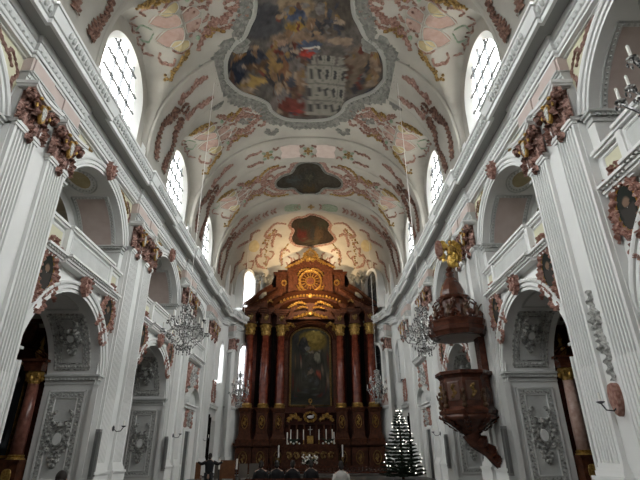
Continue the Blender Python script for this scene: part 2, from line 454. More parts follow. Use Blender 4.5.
# round rear window, added to go with the fill lamp
m = MB(); A = [(1.9*math.cos(2*pi*k/32), 15+1.9*math.sin(2*pi*k/32)) for k in range(32)]
m.add([(p[0], -6.96, p[1]) for p in A], [tuple(range(32))])
w_ = MB(); w_.tube([(p[0], -6.93, p[1]) for p in A+[A[0]]], .08, 6); [w_.box(x-.03, x+.03, -6.95, -6.9, 13.3, 16.7) for x in (-.7, 0, .7)]; [w_.box(-1.7, 1.7, -6.95, -6.9, z-.03, z+.03) for z in (14.3, 15, 15.7)]
w_ = w_.build('window_%d' % n, LEAD, structure=True); m.build('pane', PANEM, w_); n += 1
# apse windows: upper and lower on each diagonal facet, plus tall ones in the choir bay
def facet_window(side, p0, p1, c, hw, z0, z1, off, n, paneM, deep=.3):
    """p0,p1 facet ends; c fraction; arch-headed window standing off the facet by `off`"""
    P0 = Vector((p0[0], p0[1], 0)); P1 = Vector((p1[0], p1[1], 0)); d = (P1-P0).normalized(); nn = Vector((-d.y, d.x, 0))
    if nn.x > 0: nn = -nn
    C0 = P0+(P1-P0)*c
    def F(u, z, h): q = C0+d*u+nn*h; return (side*q.x, q.y, z)
    a_out = [(hw+.3, z0)]+[((hw+.3)*math.cos(a), z1-hw+(hw+.3)*math.sin(a)) for a in [pi*k/16 for k in range(17)]]+[(-hw-.3, z0)]
    a_in = [(hw, z0)]+[(hw*math.cos(a), z1-hw+hw*math.sin(a)) for a in [pi*k/16 for k in range(17)]]+[(-hw, z0)]
    m = MB(); m.grid([[F(u, z, -.3) for u, z in a_out], [F(u, z, off) for u, z in a_out], [F(u, z, off) for u, z in a_in], [F(u, z, off-deep) for u, z in a_in]])
    m.build('wall_window_frame', WHITE, structure=True)
    fr = MB()
    for k in (-.33, .33): fr.tube([F(k*hw, z0, off-deep+.03), F(k*hw, z1-.1, off-deep+.03)], .018, 4)
    z = z0+.7
    while z < z1-.3: fr.tube([F(-hw, z, off-deep+.03), F(hw, z, off-deep+.03)], .022, 4); z += .75
    w_ = fr.build('window_%d' % n, LEAD, structure=True)
    m = MB(); m.add([F(u, z, off-deep+.01) for u, z in a_in], [tuple(range(len(a_in)))]); m.build('pane', paneM, w_)
fa, fb = (7.9, 43.4), (5.4, 49.3)
for side in (-1, 1):
    pm = PANEM if side < 0 else DPANE
    facet_window(side, fa, fb, .38, 1.1, 14.7, 18.9, .75, n, pm, .3); n += 1
    facet_window(side, fa, fb, .46, 1.0, 6.6, 11.3, .35, n, pm, .28); n += 1
    facet_window(side, (8.2, 39.4), (8.2, 42.8), .68, .85, 7.3, 10.6, .35, n, PANEM if side < 0 else DPANE, .28); n += 1
    facet_window(side, (8.2, 39.4), (8.2, 42.8), 1.0, .8, 15.2, 19.2, .45, n, PANEM, .3); n += 1

# transverse bands
for p, a, b in ((2.9, -1.5, 1.5), (12, -1.5, 1.5), (21.1, -1.5, 1.5), (30.05, -1.55, 1.4), (37.95, -1.0, 2.3)):
    m = MB(); rows = []
    for (dy, h) in ((a-.12, -.25), (a-.12, -.04), (a-.02, .0), (a+.12, .0), (a+.16, -.03), (b-.16, -.03), (b-.12, 0), (b+.02, 0), (b+.12, -.04), (b+.12, -.25)):
        row = []; half = [] if p in (12, 21.1) else None
        for k in range(91):
            t = 180*k/90; q = VB(t, min(p+dy, 39.99), h); row.append((q[0], p+dy, q[2]))
        row = [(row[0][0], p+dy, 13.9)]+row+[(row[-1][0], p+dy, 13.9)]
        rows.append(row)
    if p in (12, 21.1): m.grid([q_[:27] for q_ in rows]); m.grid([q_[-27:] for q_ in rows])
    else: m.grid(rows)
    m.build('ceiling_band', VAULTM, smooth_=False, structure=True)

# cornice: one moulded entablature per wall, breaking forward over the piers
PROF = [(-.3, 12.66), (.01, 12.66), (.01, 12.74), (-.03, 12.74), (-.03, 12.80), (.03, 12.80), (.05, 12.84), (.05, 12.90), (.02, 12.90), (.02, 12.94), (.06, 12.96), (.13, 13.06), (.13, 13.12), (.09, 13.12), (.09, 13.16), (.15, 13.17), (.20, 13.28), (.20, 13.36), (.62, 13.36)]
PROF2 = [(.62, 13.36), (.62, 13.28), (.73, 13.28), (.73, 13.46), (.70, 13.46), (.70, 13.50), (.77, 13.50), (.79, 13.56), (.88, 13.82), (.93, 13.83), (.93, 13.94), (.2, 14.10), (-.3, 14.12)]
def path(side):
    P = [(8.12, -7)]
    for i, p in enumerate(PIERS):
        a = 1.52
        if i == 4: break
        P += [(8.12, p-a), (8.0, p-a), (8.0, p+a), (8.12, p+a)]
    P += [(8.12, 36.4), (8.0, 36.4), (7.95, 39.3), (8.15, 39.6), (8.15, 42.3), (7.75, 42.7), (7.55, 44.0), (7.35, 44.3), (6.1, 47.6), (5.2, 49.3), (0, 49.5)]
    return [(side*x, y) for x, y in P]
for side, nm in ((1, 'right'), (-1, 'left')):
    m = MB(); m.sweep(PROF, path(side), flip=side); m.sweep(PROF2, path(side), flip=side)
    m.build('trim_cornice_'+nm, WHITE, structure=True)
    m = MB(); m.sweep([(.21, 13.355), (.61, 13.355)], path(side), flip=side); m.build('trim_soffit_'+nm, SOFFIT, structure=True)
    # egg-and-dart on the top moulding, bead row under the corona
    m = MB(); P = path(side)
    for i in range(len(P)-2):
        a, b = Vector((*P[i], 0)), Vector((*P[i+1], 0)); d = b-a; L = d.length
        if L < .5 or b.y < 4: continue
        d.normalize(); nn = Vector((-d.y, d.x, 0))*side
        s0 = -.9 if abs(P[i][0]) < 8.1 else .9
        k = .1
        while k < L:
            q = a+d*k
            if q.y > 7 and q.y < 47:
                e = q+nn*.83; m.ell((e.x, e.y, 13.66), (.09, .085, .15), 6, 4)
                e = q+nn*.07; m.ell((e.x, e.y, 13.0), (.05, .06, .06), 5, 3)
            k += .22
    m.build('trim_egg_moulding_'+nm, LGREY, structure=True)

# impost mouldings and archivolts per bay
def impost(side, b, hw, z0, z1, xa, xb, den):
    m = MB()
    for s in (-1, 1):
        y = b+s*hw
        lay = ((z0, z0+.07, .05), (z0+.07, z0+.17, .03), (z0+.17, z1-.08, .10), (z1-.08, z1, .17))
        for (a, c, d) in lay:
            x0, x1 = side*(xa-d), side*xb
            m.box(min(x0, x1), max(x0, x1), min(y-s*d, y+s*.28), max(y-s*d, y+s*.28), a, c)
        if den:
            for k in range(14):
                x = side*(xa+.05+k*.145)
                m.box(min(x, x+side*.07), max(x, x+side*.07), min(y-s*.14, y), max(y-s*.14, y), z0+.17, z0+.25)
    return m
def archivolt(side, b, pts, w, x0=WX):
    m = MB()
    n = len(pts); rows = []
    prof = [(0, -.1), (0, .09), (.10, .09), (.11, .05), (.13, .05), (.14, .13), (.26, .13), (.27, .09), (.29, .09), (.30, .17), (.36, .20), (.42, .20), (.42, -.02)]
    for i, p in enumerate(pts):
        a = Vector(pts[max(i-1, 0)]); c = Vector(pts[min(i+1, n-1)]); d = (c-a).normalized(); nn = Vector((d.y, -d.x))
        rows.append([(side*(x0-h), b+p[0]+nn.x*o*w, p[1]+nn.y*o*w) for o, h in prof])
    m.grid(rows); return m
for side, nm in ((1, 'right'), (-1, 'left')):
    for b in BAYS[:4]:
        impost(side, b, RL, 4.17, 4.55, WX, 10.4, True).build('trim_impost', LGREY, structure=True)
        m = archivolt(side, b, arch_pts(RL, ZS, 4.5), 1.0)
        m.build('trim_archivolt', WHITE, structure=True)
        m = archivolt(side, b, [(RL, 0), (RL, 4.15)], -.45); m2 = archivolt(side, b, [(-RL, 4.15), (-RL, 0)], -.45)
        m.add(m2.v, m2.f); m.build('trim_jamb', WHITE, structure=True)
    for b in BAYS:
        ru, zu = (RU, ZU) if b != 34.05 else (2.1, 9.6)
        hw = math.sqrt(ru*ru-(10.1-zu)**2)
        archivolt(side, b, arch_pts(ru, zu, 10.25), .95).build('trim_archivolt', WHITE, structure=True)
        impost(side, b, hw, 9.93, 10.27, WX, 10.4, b < 30).build('trim_impost', LGREY, structure=True)
        # thin frieze strip under the cornice in the bay
        m = MB(); xx = [side*(WX-.02), side*(WX-.10)]
        m.box(min(xx), max(xx), b-HALF[b], b+HALF[b], 12.60, 12.68); m.build('trim_fillet', WHITE, structure=True)
        # recessed panel lines on the bay jamb strip above the impost
# soffits of the arches: beaded frames and tinted panels
def soffit_patch(side, b, r, zc, a0, a1, x0, x1, h, M_, name, par=None, st=False):
    m = MB(); n = 12
    rows = [[(side*x, b+(r-h)*math.cos(a0+(a1-a0)*k/n), zc+(r-h)*math.sin(a0+(a1-a0)*k/n)) for k in range(n+1)] for x in (x0, x1)]
    m.grid(rows); return m.build(name, M_, par, structure=st)
def bead_frame(F, u0, u1, v0, v1, step, r, mb):
    """beads around a rectangle in surface coordinates"""
    def seg(a, b):
        A, B = Vector(F(*a, 0)), Vector(F(*b, 0)); L = (B-A).length; k = max(2, int(L/step))
        for i in range(k):
            t = (i+.5)/k; p = F(a[0]+(b[0]-a[0])*t, a[1]+(b[1]-a[1])*t, r*.4); mb.ell(p, (r, r, r), 5, 3)
    seg((u0, v0), (u1, v0)); seg((u1, v0), (u1, v1)); seg((u1, v1), (u0, v1)); seg((u0, v1), (u0, v0))
def frame_bar(F, u0, u1, v0, v1, wd, h, mb, n=10):
    for a, b in (((u0, v0), (u1, v0)), ((u1, v0), (u1, v1)), ((u1, v1), (u0, v1)), ((u0, v1), (u0, v0))):
        mb.strip(F, [(a[0]+(b[0]-a[0])*k/n, a[1]+(b[1]-a[1])*k/n) for k in range(n+1)], lambda k: wd, h, res=1)

WHERE = {7.45: 'at the frame edge', 16.55: 'of the nearest whole bay', 25.65: 'of the middle bay', 34.05: 'of the farthest bay'}
PW = {12.0: 'the nearest pier', 21.1: 'the second pier', 30.05: 'the third pier', 37.95: 'the last pier', 2.9: 'the rear pier'}
SD = {1: 'right', -1: 'left'}
def everywhere(src, base_y, spots, labelf, group):
    """src authored on the right wall at base_y; relabel it and copy it to the other spots [(side, y)]"""
    first = True
    for (sd, y) in spots:
        lab = labelf(sd, y)
        if first and sd == 1 and y == base_y: relabel(src, lab, group); first = False
        else: dup(src, (0, y-base_y, 0), lab, mirror=(sd < 0), group=group)

# ================================================================== PILASTERS
def pilaster_shaft(y0, w, z0, z1, nfl, depth, m):
    pts = []; e = w*.07; fw = (w-2*e)/nfl
    pts.append((y0, -.35)); pts.append((y0, 0)); pts.append((y0+e, 0))
    for k in range(nfl):
        a = y0+e+k*fw
        pts += [(a+fw*.18, 0), (a+fw*.22, -depth*.85), (a+fw*.5, -depth), (a+fw*.78, -depth*.85), (a+fw*.82, 0)]
    pts += [(y0+w, 0), (y0+w, -.35)]
    m.grid([[(PX-h, y, z) for y, h in pts] for z in (z0, z1)])
def leaf(m, F, u, z, w, h, out, lean=0, n=7):
    """upright acanthus leaf curling outward"""
    rows = []
    for k in range(n+1):
        t = k/n; zz = z+h*(math.sin(t*pi*.62)/math.sin(pi*.62)); o = out*(t**2.2)+.03; ww = w*(.75+.45*math.sin(t*pi*.9))*(1-.55*t**3)*(1+.22*(k % 2))
        if t > .85: zz -= h*.10
        rows.append([F(u-ww+lean*t, zz-h*.06, o-.05), F(u-ww*.45+lean*t, zz, o+.03), F(u+lean*t, zz+.02, o), F(u+ww*.45+lean*t, zz, o+.03), F(u+ww+lean*t, zz-h*.06, o-.05)])
    m.grid(rows)
def capital(y, w, z, root, M1=CAPM, M2=GOLD, scale=1):
    c = MB()
    c.box(PX-.02, PX+.15, y-w*.48, y+w*.48, z, z+1.05)
    for u in (-.36, -.12, .12, .36): leaf(c, Pf, y+u*w, z+.02, .13, .42, .22)
    for u in (-.48, -.24, 0, .24, .48): leaf(c, Pf, y+u*w, z+.28, .14, .48, .30)
    for s in (-1, 1):    # corner volutes and the leaf breaking out under them
        c.strip(lambda u, v, h: (PX-.20-h, u, v), [(y+s*a, b) for a, b in [(w*.15, z+.45), (w*.35, z+.85), (w*.62, z+.95), (w*.66, z+.76), (w*.54, z+.70), (w*.50, z+.80)]], .09, .16, 4, .3, 5)
        c.ell((PX-.26, y+s*w*.57, z+.80), (.14, .12, .12), 8, 5)
        c.strip(lambda u, v, h: (PX-.05-h, u, v), [(y+s*w*.5, z+.45), (y+s*w*.62, z+.30), (y+s*w*.55, z+.05), (y+s*w*.66, z-.14)], .10, .16, 6, .4, 5)
    c.strip(lambda u, v, h: (PX-.05-h, u, v), [(y-.2, z+.2), (y+.05, z-.05), (y-.02, z-.28), (y+.12, z-.42)], .12, .14, 6, .4, 5)
    cap = c.build('capital', M1, root)
    g = MB(); g.patch(lambda u, v, h: (PX-.24-h, u, v), [(y+a*w*.5, z+b) for a, b in [(-.25, .80), (0, .86), (.28, .80), (.2, .55), (.24, .36), (0, .2), (-.22, .36), (-.2, .55)]], .10)
    for s in (-1, 1): g.ell((PX-.3, y+s*w*.33, z+.64), (.05, .05, .09), 6, 4); g.ell((PX-.28, y+s*w*.2, z+.98), (.07, .08, .06), 6, 4)
    g.build('gilt_shield', M2, cap)
    g = MB(); g.patch(lambda u, v, h: (PX-.32-h, u, v), [(y+a*w*.5, z+b) for a, b in [(-.18, .74), (.18, .74), (.14, .42), (0, .28), (-.14, .42)]], .04); g.build('white_boss', RELIEF, cap)
def abacus(y, w, z, root):
    m = MB(); n = 16; rows = []
    for (zz, e) in ((z, 0), (z+.05, .03), (z+.06, .07), (z+.15, .09), (z+.16, .04), (z+.19, .04)):
        row = [(PX+.2, y-w*.66-e, zz)]
        for k in range(n+1):
            u = -1+2*k/n; row.append((PX-.24-.12*u*u-e, y+u*(w*.64+e), zz))
        row.append((PX+.2, y+w*.66+e, zz)); rows.append(row)
    m.grid(rows); m.add(rows[0], [tuple(range(len(rows[0])))]); m.build('abacus', WHITE, root)
def pilaster(y, w, label):
    r = thing('fluted_pilaster', label, 'pilaster', (PX, y, 0))
    m = MB(); pilaster_shaft(y-w/2, w, 3.7, 10.2, 7, .12, m); pilaster_shaft(y-w/2, w, 1.3, 3.7, 7, .035, m)
    m.build('shaft', WHITE, r)
    m = MB()
    for (z0, z1, e) in ((0, .9, .14), (.9, 1.0, .18), (1.0, 1.12, .10), (1.12, 1.2, .06), (1.2, 1.3, .03)): m.box(PX-e, PX+.3, y-w/2-e, y+w/2+e, z0, z1)
    m.build('base', WHITE, r)
    m = MB()
    for (z0, z1, e) in ((10.18, 10.26, .04), (10.26, 10.36, .08), (10.36, 10.42, .03)): m.box(PX-e, PX+.3, y-w/2-e, y+w/2+e, z0, z1)
    m.build('necking', WHITE, r)
    capital(y, w, 10.42, r); abacus(y, w, 11.47, r)
    # entablature block above the capital: architrave, tinted frieze
    m = MB()
    for (z0, z1, e) in ((11.66, 11.84, -.03), (11.84, 12.02, .0), (12.02, 12.08, .05), (12.08, 12.14, .09), (12.8, 12.87, .02)): m.box(PX-e, PX+.3, y-w/2-max(e, 0), y+w/2+max(e, 0), z0, z1)
    m.build('architrave_block', LGREY, r)
    m = MB(); m.box(PX-.01, PX+.3, y-w/2, y+w/2, 12.14, 12.66); m.build('frieze_block', PALEPINK, r)
    return r
base = pilaster(12.0-.88, 1.06, 'x')
LP = {}
spots = []
for p in PIERS[:4]:
    for s in (-1, 1):
        for o in (-.88, .88): spots.append((s, p+o))
spots += [(1, 37.4), (-1, 37.4), (1, 38.55), (-1, 38.55)]
def plab(sd, y):
    p = min(PIERS, key=lambda q: abs(q-y)); near = 'nearer' if y < p else 'farther'
    if p == 37.95: near = 'nearer' if y < 38 else 'farther'
    if p == 12.0: return 'large white fluted pilaster, %s of the pair reaching the %s picture edge' % (near, SD[sd])
    return 'white fluted pilaster, %s of the pair on %s of the %s wall' % (near, PW[p], SD[sd])
everywhere(base, 12.0-.88, spots if False else [(1, 11.12)]+[q for q in spots if q != (1, 11.12)], plab, 'fluted pilasters along the nave')
# frieze between the pair
for side, nm in ((1, 'right'), (-1, 'left')):
    m = MB()
    for p in PIERS:
        x = sorted((side*8.04, side*8.4)); m.box(x[0], x[1], p-1.5, p+1.5, 12.1, 12.72)
    m.build('trim_frieze_'+nm, PALEPINK, structure=True)
    m = MB()
    for p in PIERS:
        for z0, z1, e in ((11.66, 11.9, .0), (11.9, 12.08, .04), (12.04, 12.12, .1)):
            x = sorted((side*(8.06-e), side*8.4)); m.box(x[0], x[1], p-1.52, p+1.52, z0, z1)
    m.build('trim_architrave_'+nm, LGREY, structure=True)
# apse pilaster (turned towards the viewer) with capital
for sd in (1, -1):
    r = dup(base, loc=(7.45, 43.75, 0), label='white pilaster with red capital at the corner of the choir, %s of the high altar' % SD[sd], mirror=sd < 0, group='fluted pilasters along the nave', rz=(R(-52) if sd > 0 else R(52)))

# ================================================================== BAY FURNISHINGS
def cartouche_frame(m, F, cy, cz, a, b, wd, h, lob):
    m.strip(F, [(cy+a*math.cos(t), cz+b*math.sin(t)) for t in [2*pi*k/28 for k in range(29)]], lambda k: wd, h, lob, .4, 3)
# oval portraits in the spandrels
def oval(y, z, lab, k_=1.22):
    r = thing('oval_portrait', lab, 'portrait', (WX, y, z-1))
    m = MB(); F = lambda u, v, h: W(y+(u-y)*k_, z+(v-z)*k_, h*1.3+.08)
    cartouche_frame(m, F, y, z, .40, .60, .14, .13, 4)
    for s in (-1, 1):
        m.strip(F, [(y+s*.1, z+.66), (y+s*.3, z+.82), (y+s*.48, z+.72), (y+s*.42, z+.62)], .09, .14, 6, .4)
        m.strip(F, [(y+s*.42, z+.2), (y+s*.62, z-.05), (y+s*.54, z-.42), (y+s*.72, z-.60)], .09, .12, 5, .4)
        m.strip(F, [(y+s*.05, z-.66), (y+s*.26, z-.82), (y+s*.16, z-1.0), (y+s*.02, z-1.12)], .08, .12, 6, .4)
        m.strip(F, [(y+s*.03, z+.72), (y+s*.14, z+.92), (y+s*.05, z+1.06)], .07, .15, 6, .4)
    m.build('carved_frame', REDM, r)
    m = MB(); m.strip(F, [(y+.31*math.cos(t), z+.5*math.sin(t)) for t in [2*pi*k/28 for k in range(29)]], lambda k: .035, .06, 0, 0, 2); m.build('gilt_rim', GOLD, r)
    m = MB(); n = 28; K = 8; vs = []; cs = []; rows = []
    for i in range(K+1):
        q = max(.02, i/K); row = []
        for k in range(n):
            t = 2*pi*k/n; u, v = .32*q*math.cos(t), .52*q*math.sin(t); row.append(F(y+u, z+v, .03))
            d = math.hypot(u, (v-.12)/1.1); face = d < .10; body = v < .02 and abs(u) < .22+v*.1
            cs.append((.20, .13, .09) if face else ((.05, .045, .04) if body else (.022, .024, .02)))
        rows.append(row)
    m.grid(rows, closed_u=True); m.build('painting', OIL, r, colors=cs)
    return r
o = oval(16.55+2.42, 7.02, 'x')
sp = [(1, 18.97)]+[(s, b+d) for b in BAYS[1:4] for s in (1, -1) for d in (-2.42, 2.42) if not (s == 1 and abs(b+d-18.97) < .01)]
def olab(sd, y):
    b = min(BAYS, key=lambda q: abs(q-y)); return 'dark oval portrait %s the lower arch %s, %s wall' % ('beyond' if y > b else 'before', WHERE[b], SD[sd])
everywhere(o, 18.97, sp, olab, 'oval portraits in the spandrels')

# keystones
def keystone(z, lab, sc=1.0):
    r = thing('carved_keystone', lab, 'keystone', (WX, 16.55, z-.4))
    F = lambda u, v, h: W(u, v, h+.18); y = 16.55; m = MB()
    m.patch(F, [(y-.16, z+.3), (y+.16, z+.3), (y+.24, z+.05), (y+.12, z-.3), (y, z-.42), (y-.12, z-.3), (y-.24, z+.05)], .16)
    for s in (-1, 1):
        m.strip(F, [(y+s*.10, z+.38), (y+s*.28, z+.26), (y+s*.26, z), (y+s*.12, z-.3)], .07, .2, 5, .4)
    m.ell(W(y, z-.1, .34), (.1, .12, .16), 8, 5); m.ell(W(y, z+.2, .34), (.1, .14, .1), 8, 5)
    m.build('carving', REDM, r)
    return r
k = keystone(7.35, 'x')
everywhere(k, 16.55, [(1, 16.55)]+[(s, b) for b in BAYS[1:4] for s in (1, -1) if not (s == 1 and b == 16.55)], lambda sd, y: 'red keystone on the lower arch %s, %s wall' % (WHERE[y], SD[sd]), 'keystones of the lower arches')
k = keystone(12.48, 'x')
everywhere(k, 16.55, [(1, 16.55)]+[(s, b) for b in BAYS[1:4] for s in (1, -1) if not (s == 1 and b == 16.55)], lambda sd, y: 'red keystone on the gallery arch %s, %s wall' % (WHERE[y], SD[sd]), 'keystones of the gallery arches')

# painted/gilded spandrel scrolls beside the gallery arches
def spandrel(lab, GM=None):
    r = thing('spandrel_scrollwork', lab, 'wall ornament', (WX, 16.55, 11))
    y = 16.55; F = lambda u, v, h: W(u, v, h+.01)
    m = MB()
    for s in (-1, 1):
        m.patch(F, [(y+s*3.05, 12.55), (y+s*1.6, 12.55), (y+s*2.3, 12.0), (y+s*2.95, 11.1)], .012, 2)
    m.build('tinted_ground', CREAM, r)
    m = MB()
    for s in (-1, 1):
        m.strip(F, [(y+s*3.0, 11.0), (y+s*2.85, 11.5), (y+s*2.98, 11.9), (y+s*2.75, 12.2)], .07, .05, 5, .4, base=.02)
        m.strip(F, [(y+s*2.75, 12.2), (y+s*2.5, 12.4), (y+s*2.4, 12.2), (y+s*2.55, 12.15)], .06, .05, 5, .4, base=.02)
    m.build('rose_scroll', ROSES, r)
    m = MB()
    for s in (-1, 1):
        m.strip(F, [(y+s*2.7, 11.9), (y+s*2.45, 12.15), (y+s*2.1, 12.3), (y+s*1.8, 12.48), (y+s*1.4, 12.5)], .07, .06, 5, .5, base=.02)
    m.build('gilt_scroll' if not GM else 'rose_spray', GM or GOLDP, r)
    return r
k = spandrel('x')
k2 = spandrel('x', ROSES); k2.location.y -= 9.1; relabel(k2, 'rose scrolls above the gallery arch at the frame edge, right wall', 'rose spandrel scrollwork'); dup(k2, label='rose scrolls above the gallery arch at the frame edge, left wall', mirror=True, group='rose spandrel scrollwork')
everywhere(k, 16.55, [(1, 16.55)]+[(s, b) for b in BAYS[2:4] for s in (1, -1) if not (s == 1 and b == 16.55)], lambda sd, y: 'rose and gold scrolls above the gallery arch %s, %s wall' % (WHERE[y], SD[sd]), 'spandrel scrollwork')

# gallery parapets
def parapet(b, hw, lab):
    r = thing('gallery_parapet', lab, 'parapet', (WX, b, 7.75))
    seg = ((-hw, -1.75, 0, CREAM), (-1.75, 1.75, .15, LGREY), (1.75, hw, 0, CREAM))
    die = MB(); rail = MB(); ledge = MB()
    for y0, y1, o_, _ in seg:
        X = WX-.05-o_
        die.box(X, WX+.25, b+y0, b+y1, 7.9, 8.85)
        F = lambda u, v, h, X=X: (X-h, u, v)
        frame_bar(F, b+y0+.18, b+y1-.18, 8.1, 8.7, .05, .04, die)
        rail.box(X-.10, WX+.3, b+y0-.05, b+y1+.05, 8.85, 8.93); rail.box(X-.16, WX+.35, b+y0-.08, b+y1+.08, 8.93, 9.02)
        for (z0, z1, e) in ((7.62, 7.7, .10), (7.7, 7.78, .16), (7.84, 7.92, .30), (7.92, 7.98, .12)):
            ledge.box(X-e, WX+.1, b+y0-.04, b+y1+.04, z0, z1)
        k = b+y0+.05
        while k < b+y1-.05: ledge.box(X-.24, WX+.1, k, k+.08, 7.775, 7.845); k += .16
    die.build('die', WHITE, r); rail.build('handrail', WHITE, r); ledge.build('dentilled_ledge', WHITE, r)
    for y0, y1, o_, mm in seg:
        X = WX-.05-o_; m = MB(); m.box(X-.015, X, b+y0+.22, b+y1-.22, 8.14, 8.66); m.build('inset_panel', mm, r)
    m = MB()
    for y in (-1.78, 1.78): m.box(WX-.26, WX+.1, b+y-.1, b+y+.1, 7.98, 8.85)
    m.build('corner_die', WHITE, r)
    return r
k = parapet(16.55, 2.95, 'x')
everywhere(k, 16.55, [(1, 16.55), (-1, 16.55), (1, 25.65), (-1, 25.65), (1, 7.45), (-1, 7.45)], lambda sd, y: 'white gallery parapet %s, %s wall' % (WHERE[y], SD[sd]), 'gallery parapets')
k = parapet(34.05, 2.3, 'x')
everywhere(k, 34.05, [(1, 34.05), (-1, 34.05)], lambda sd, y: 'short white gallery parapet above the %s side portal' % SD[sd], 'gallery parapets above the portals')

# soffit panels of the gallery arch (pink panel, ochre oval)
def gallery_soffit(lab):
    b = 16.55; r = thing('arch_soffit_panels', lab, 'ceiling panel', (9.4, b, 10.3))
    def F(u, v, h): a = R(u); return (v, b+(RU-h)*math.cos(a), ZU+(RU-h)*math.sin(a))
    for (a0, a1) in ((15, 66), (114, 165)):
        m = MB(); m.patch(F, [(a0+3, 8.85), (a1-3, 8.85), (a1-3, 10.0), (a0+3, 10.0)], .02, 1); 
        pp = MB(); n = 12
        pp.grid([[F(a0+2+(a1-a0-4)*k/n, v, .02) for k in range(n+1)] for v in (8.8, 10.05)]); pp.build('pink_panel', PALEPINK, r)
        m = MB(); bead_frame(F, a0+1, a1-1, 8.72, 10.12, .14, .05, m); frame_bar(F, a0-.5, a1+.5, 8.62, 10.22, .03, .04, m); m.build('beaded_border', LGREY, r)
    m = MB(); m.patch(F, [(90+14*math.cos(t), 9.42+.42*math.sin(t)) for t in [2*pi*k/16 for k in range(16)]], .02, 1); m.build('ochre_oval', YELLOW, r)
    m = MB()
    for q in range(26):
        t = 2*pi*q/26; m.ell(F(90+17*math.cos(t), 9.42+.55*math.sin(t), .03), (.05, .05, .05), 5, 3)
    m.strip(F, [(90+20*math.cos(t), 9.42+.66*math.sin(t)) for t in [2*pi*k/24 for k in range(25)]], lambda k: .03, .04, res=1)
    m.build('oval_border', LGREY, r)
    m = MB()
    for s in (-1, 1):
        y = b+s*2.74; X = lambda u, v, h: (u, y-s*h, v)
    return r
k = gallery_soffit('x')
everywhere(k, 16.55, [(1, 16.55), (-1, 16.55), (1, 25.65), (-1, 25.65), (1, 7.45), (-1, 7.45)], lambda sd, y: 'pink and ochre panels inside the gallery arch %s, %s wall' % (WHERE[y], SD[sd]), 'gallery arch soffits')

# relief on the jamb of the lower arch (faces the viewer) and on the soffit above
def relief_cartouche(m, F, cx, cz, s):
    m.strip(F, [(cx+.23*s*math.cos(t), cz+.31*s*math.sin(t)) for t in [2*pi*k/24 for k in range(25)]], lambda k: .06*s, .13, 0, 0, 2)
    for q in (-1, 1):
        m.strip(F, [(cx+q*.32*s, cz+.38*s), (cx+q*.40*s, cz+.2*s), (cx+q*.32*s, cz-.05*s), (cx+q*.42*s, cz-.25*s), (cx+q*.22*s, cz-.45*s)], .09*s, .17, 5, .45)
        m.strip(F, [(cx+q*.05*s, cz+.42*s), (cx+q*.22*s, cz+.58*s), (cx+q*.34*s, cz+.48*s), (cx+q*.2*s, cz+.42*s)], .09*s, .18, 5, .45)
        m.strip(F, [(cx+q*.30*s, cz+.62*s), (cx+q*.42*s, cz+.85*s), (cx+q*.22*s, cz+1.05*s)], .07*s, .13, 7, .5)
        m.strip(F, [(cx+q*.02*s, cz-.42*s), (cx+q*.14*s, cz-.62*s), (cx+q*.05*s, cz-.85*s), (cx, cz-1.0*s)], .10*s, .17, 6, .45)
    m.ell(F(cx, cz+.5*s, .08), (.13*s, .13, .15*s), 8, 5)
def relief_boss(F, cx, cz, s, par):
    m = MB(); m.patch(F, [(cx+.165*s*math.cos(t), cz+.235*s*math.sin(t)) for t in [2*pi*k/18 for k in range(18)]], .13, 1); return m.build('oval_boss', WHITE, par)
def jamb_relief(lab):
    b = 16.55; y = b+RL; F = lambda u, v, h: (u, y-h, v)
    r = thing('stucco_relief_panel', lab, 'relief', (9.4, y, .6))
    m = MB(); m.box(8.62, 10.15, y-.03, y+.01, .45, 3.95)
    m.build('ground', LGREY, r)
    m = MB(); frame_bar(lambda u, v, h: F(u, v, h+.03), 8.68, 10.09, .5, 3.9, .04, .05, m); frame_bar(lambda u, v, h: F(u, v, h+.03), 8.95, 9.82, .75, 3.65, .025, .05, m)
    m.build('moulding', WHITE, r)
    m = MB()
    for k in range(34):       # leafy border
        for u in (8.815, 9.955):
            z = .7+k*.094; m.ell(F(u+(.04 if k % 2 else -.04), z, .05), (.06, .07, .045), 5, 3)
    for k in range(14):
        for z in (.62, 3.775): m.ell(F(8.85+k*.082, z+(.03 if k % 2 else -.03), .05), (.045, .04, .05), 5, 3)
    m.build('leaf_border', RELIEF, r)
    m = MB(); relief_cartouche(m, lambda u, v, h: F(u, v, h+.03), 9.39, 2.15, 1.0); c_ = m.build('cartouche', RELIEF, r, whole=True); relief_boss(lambda u, v, h: F(u, v, h+.03), 9.39, 2.15, 1.0, c_)
    return r
k = jamb_relief('x')
everywhere(k, 16.55, [(1, 16.55), (-1, 16.55), (1, 25.65), (-1, 25.65)], lambda sd, y: 'grey stucco cartouche panel inside the arch %s, %s side' % (WHERE[y], SD[sd]), 'stucco pier panels')
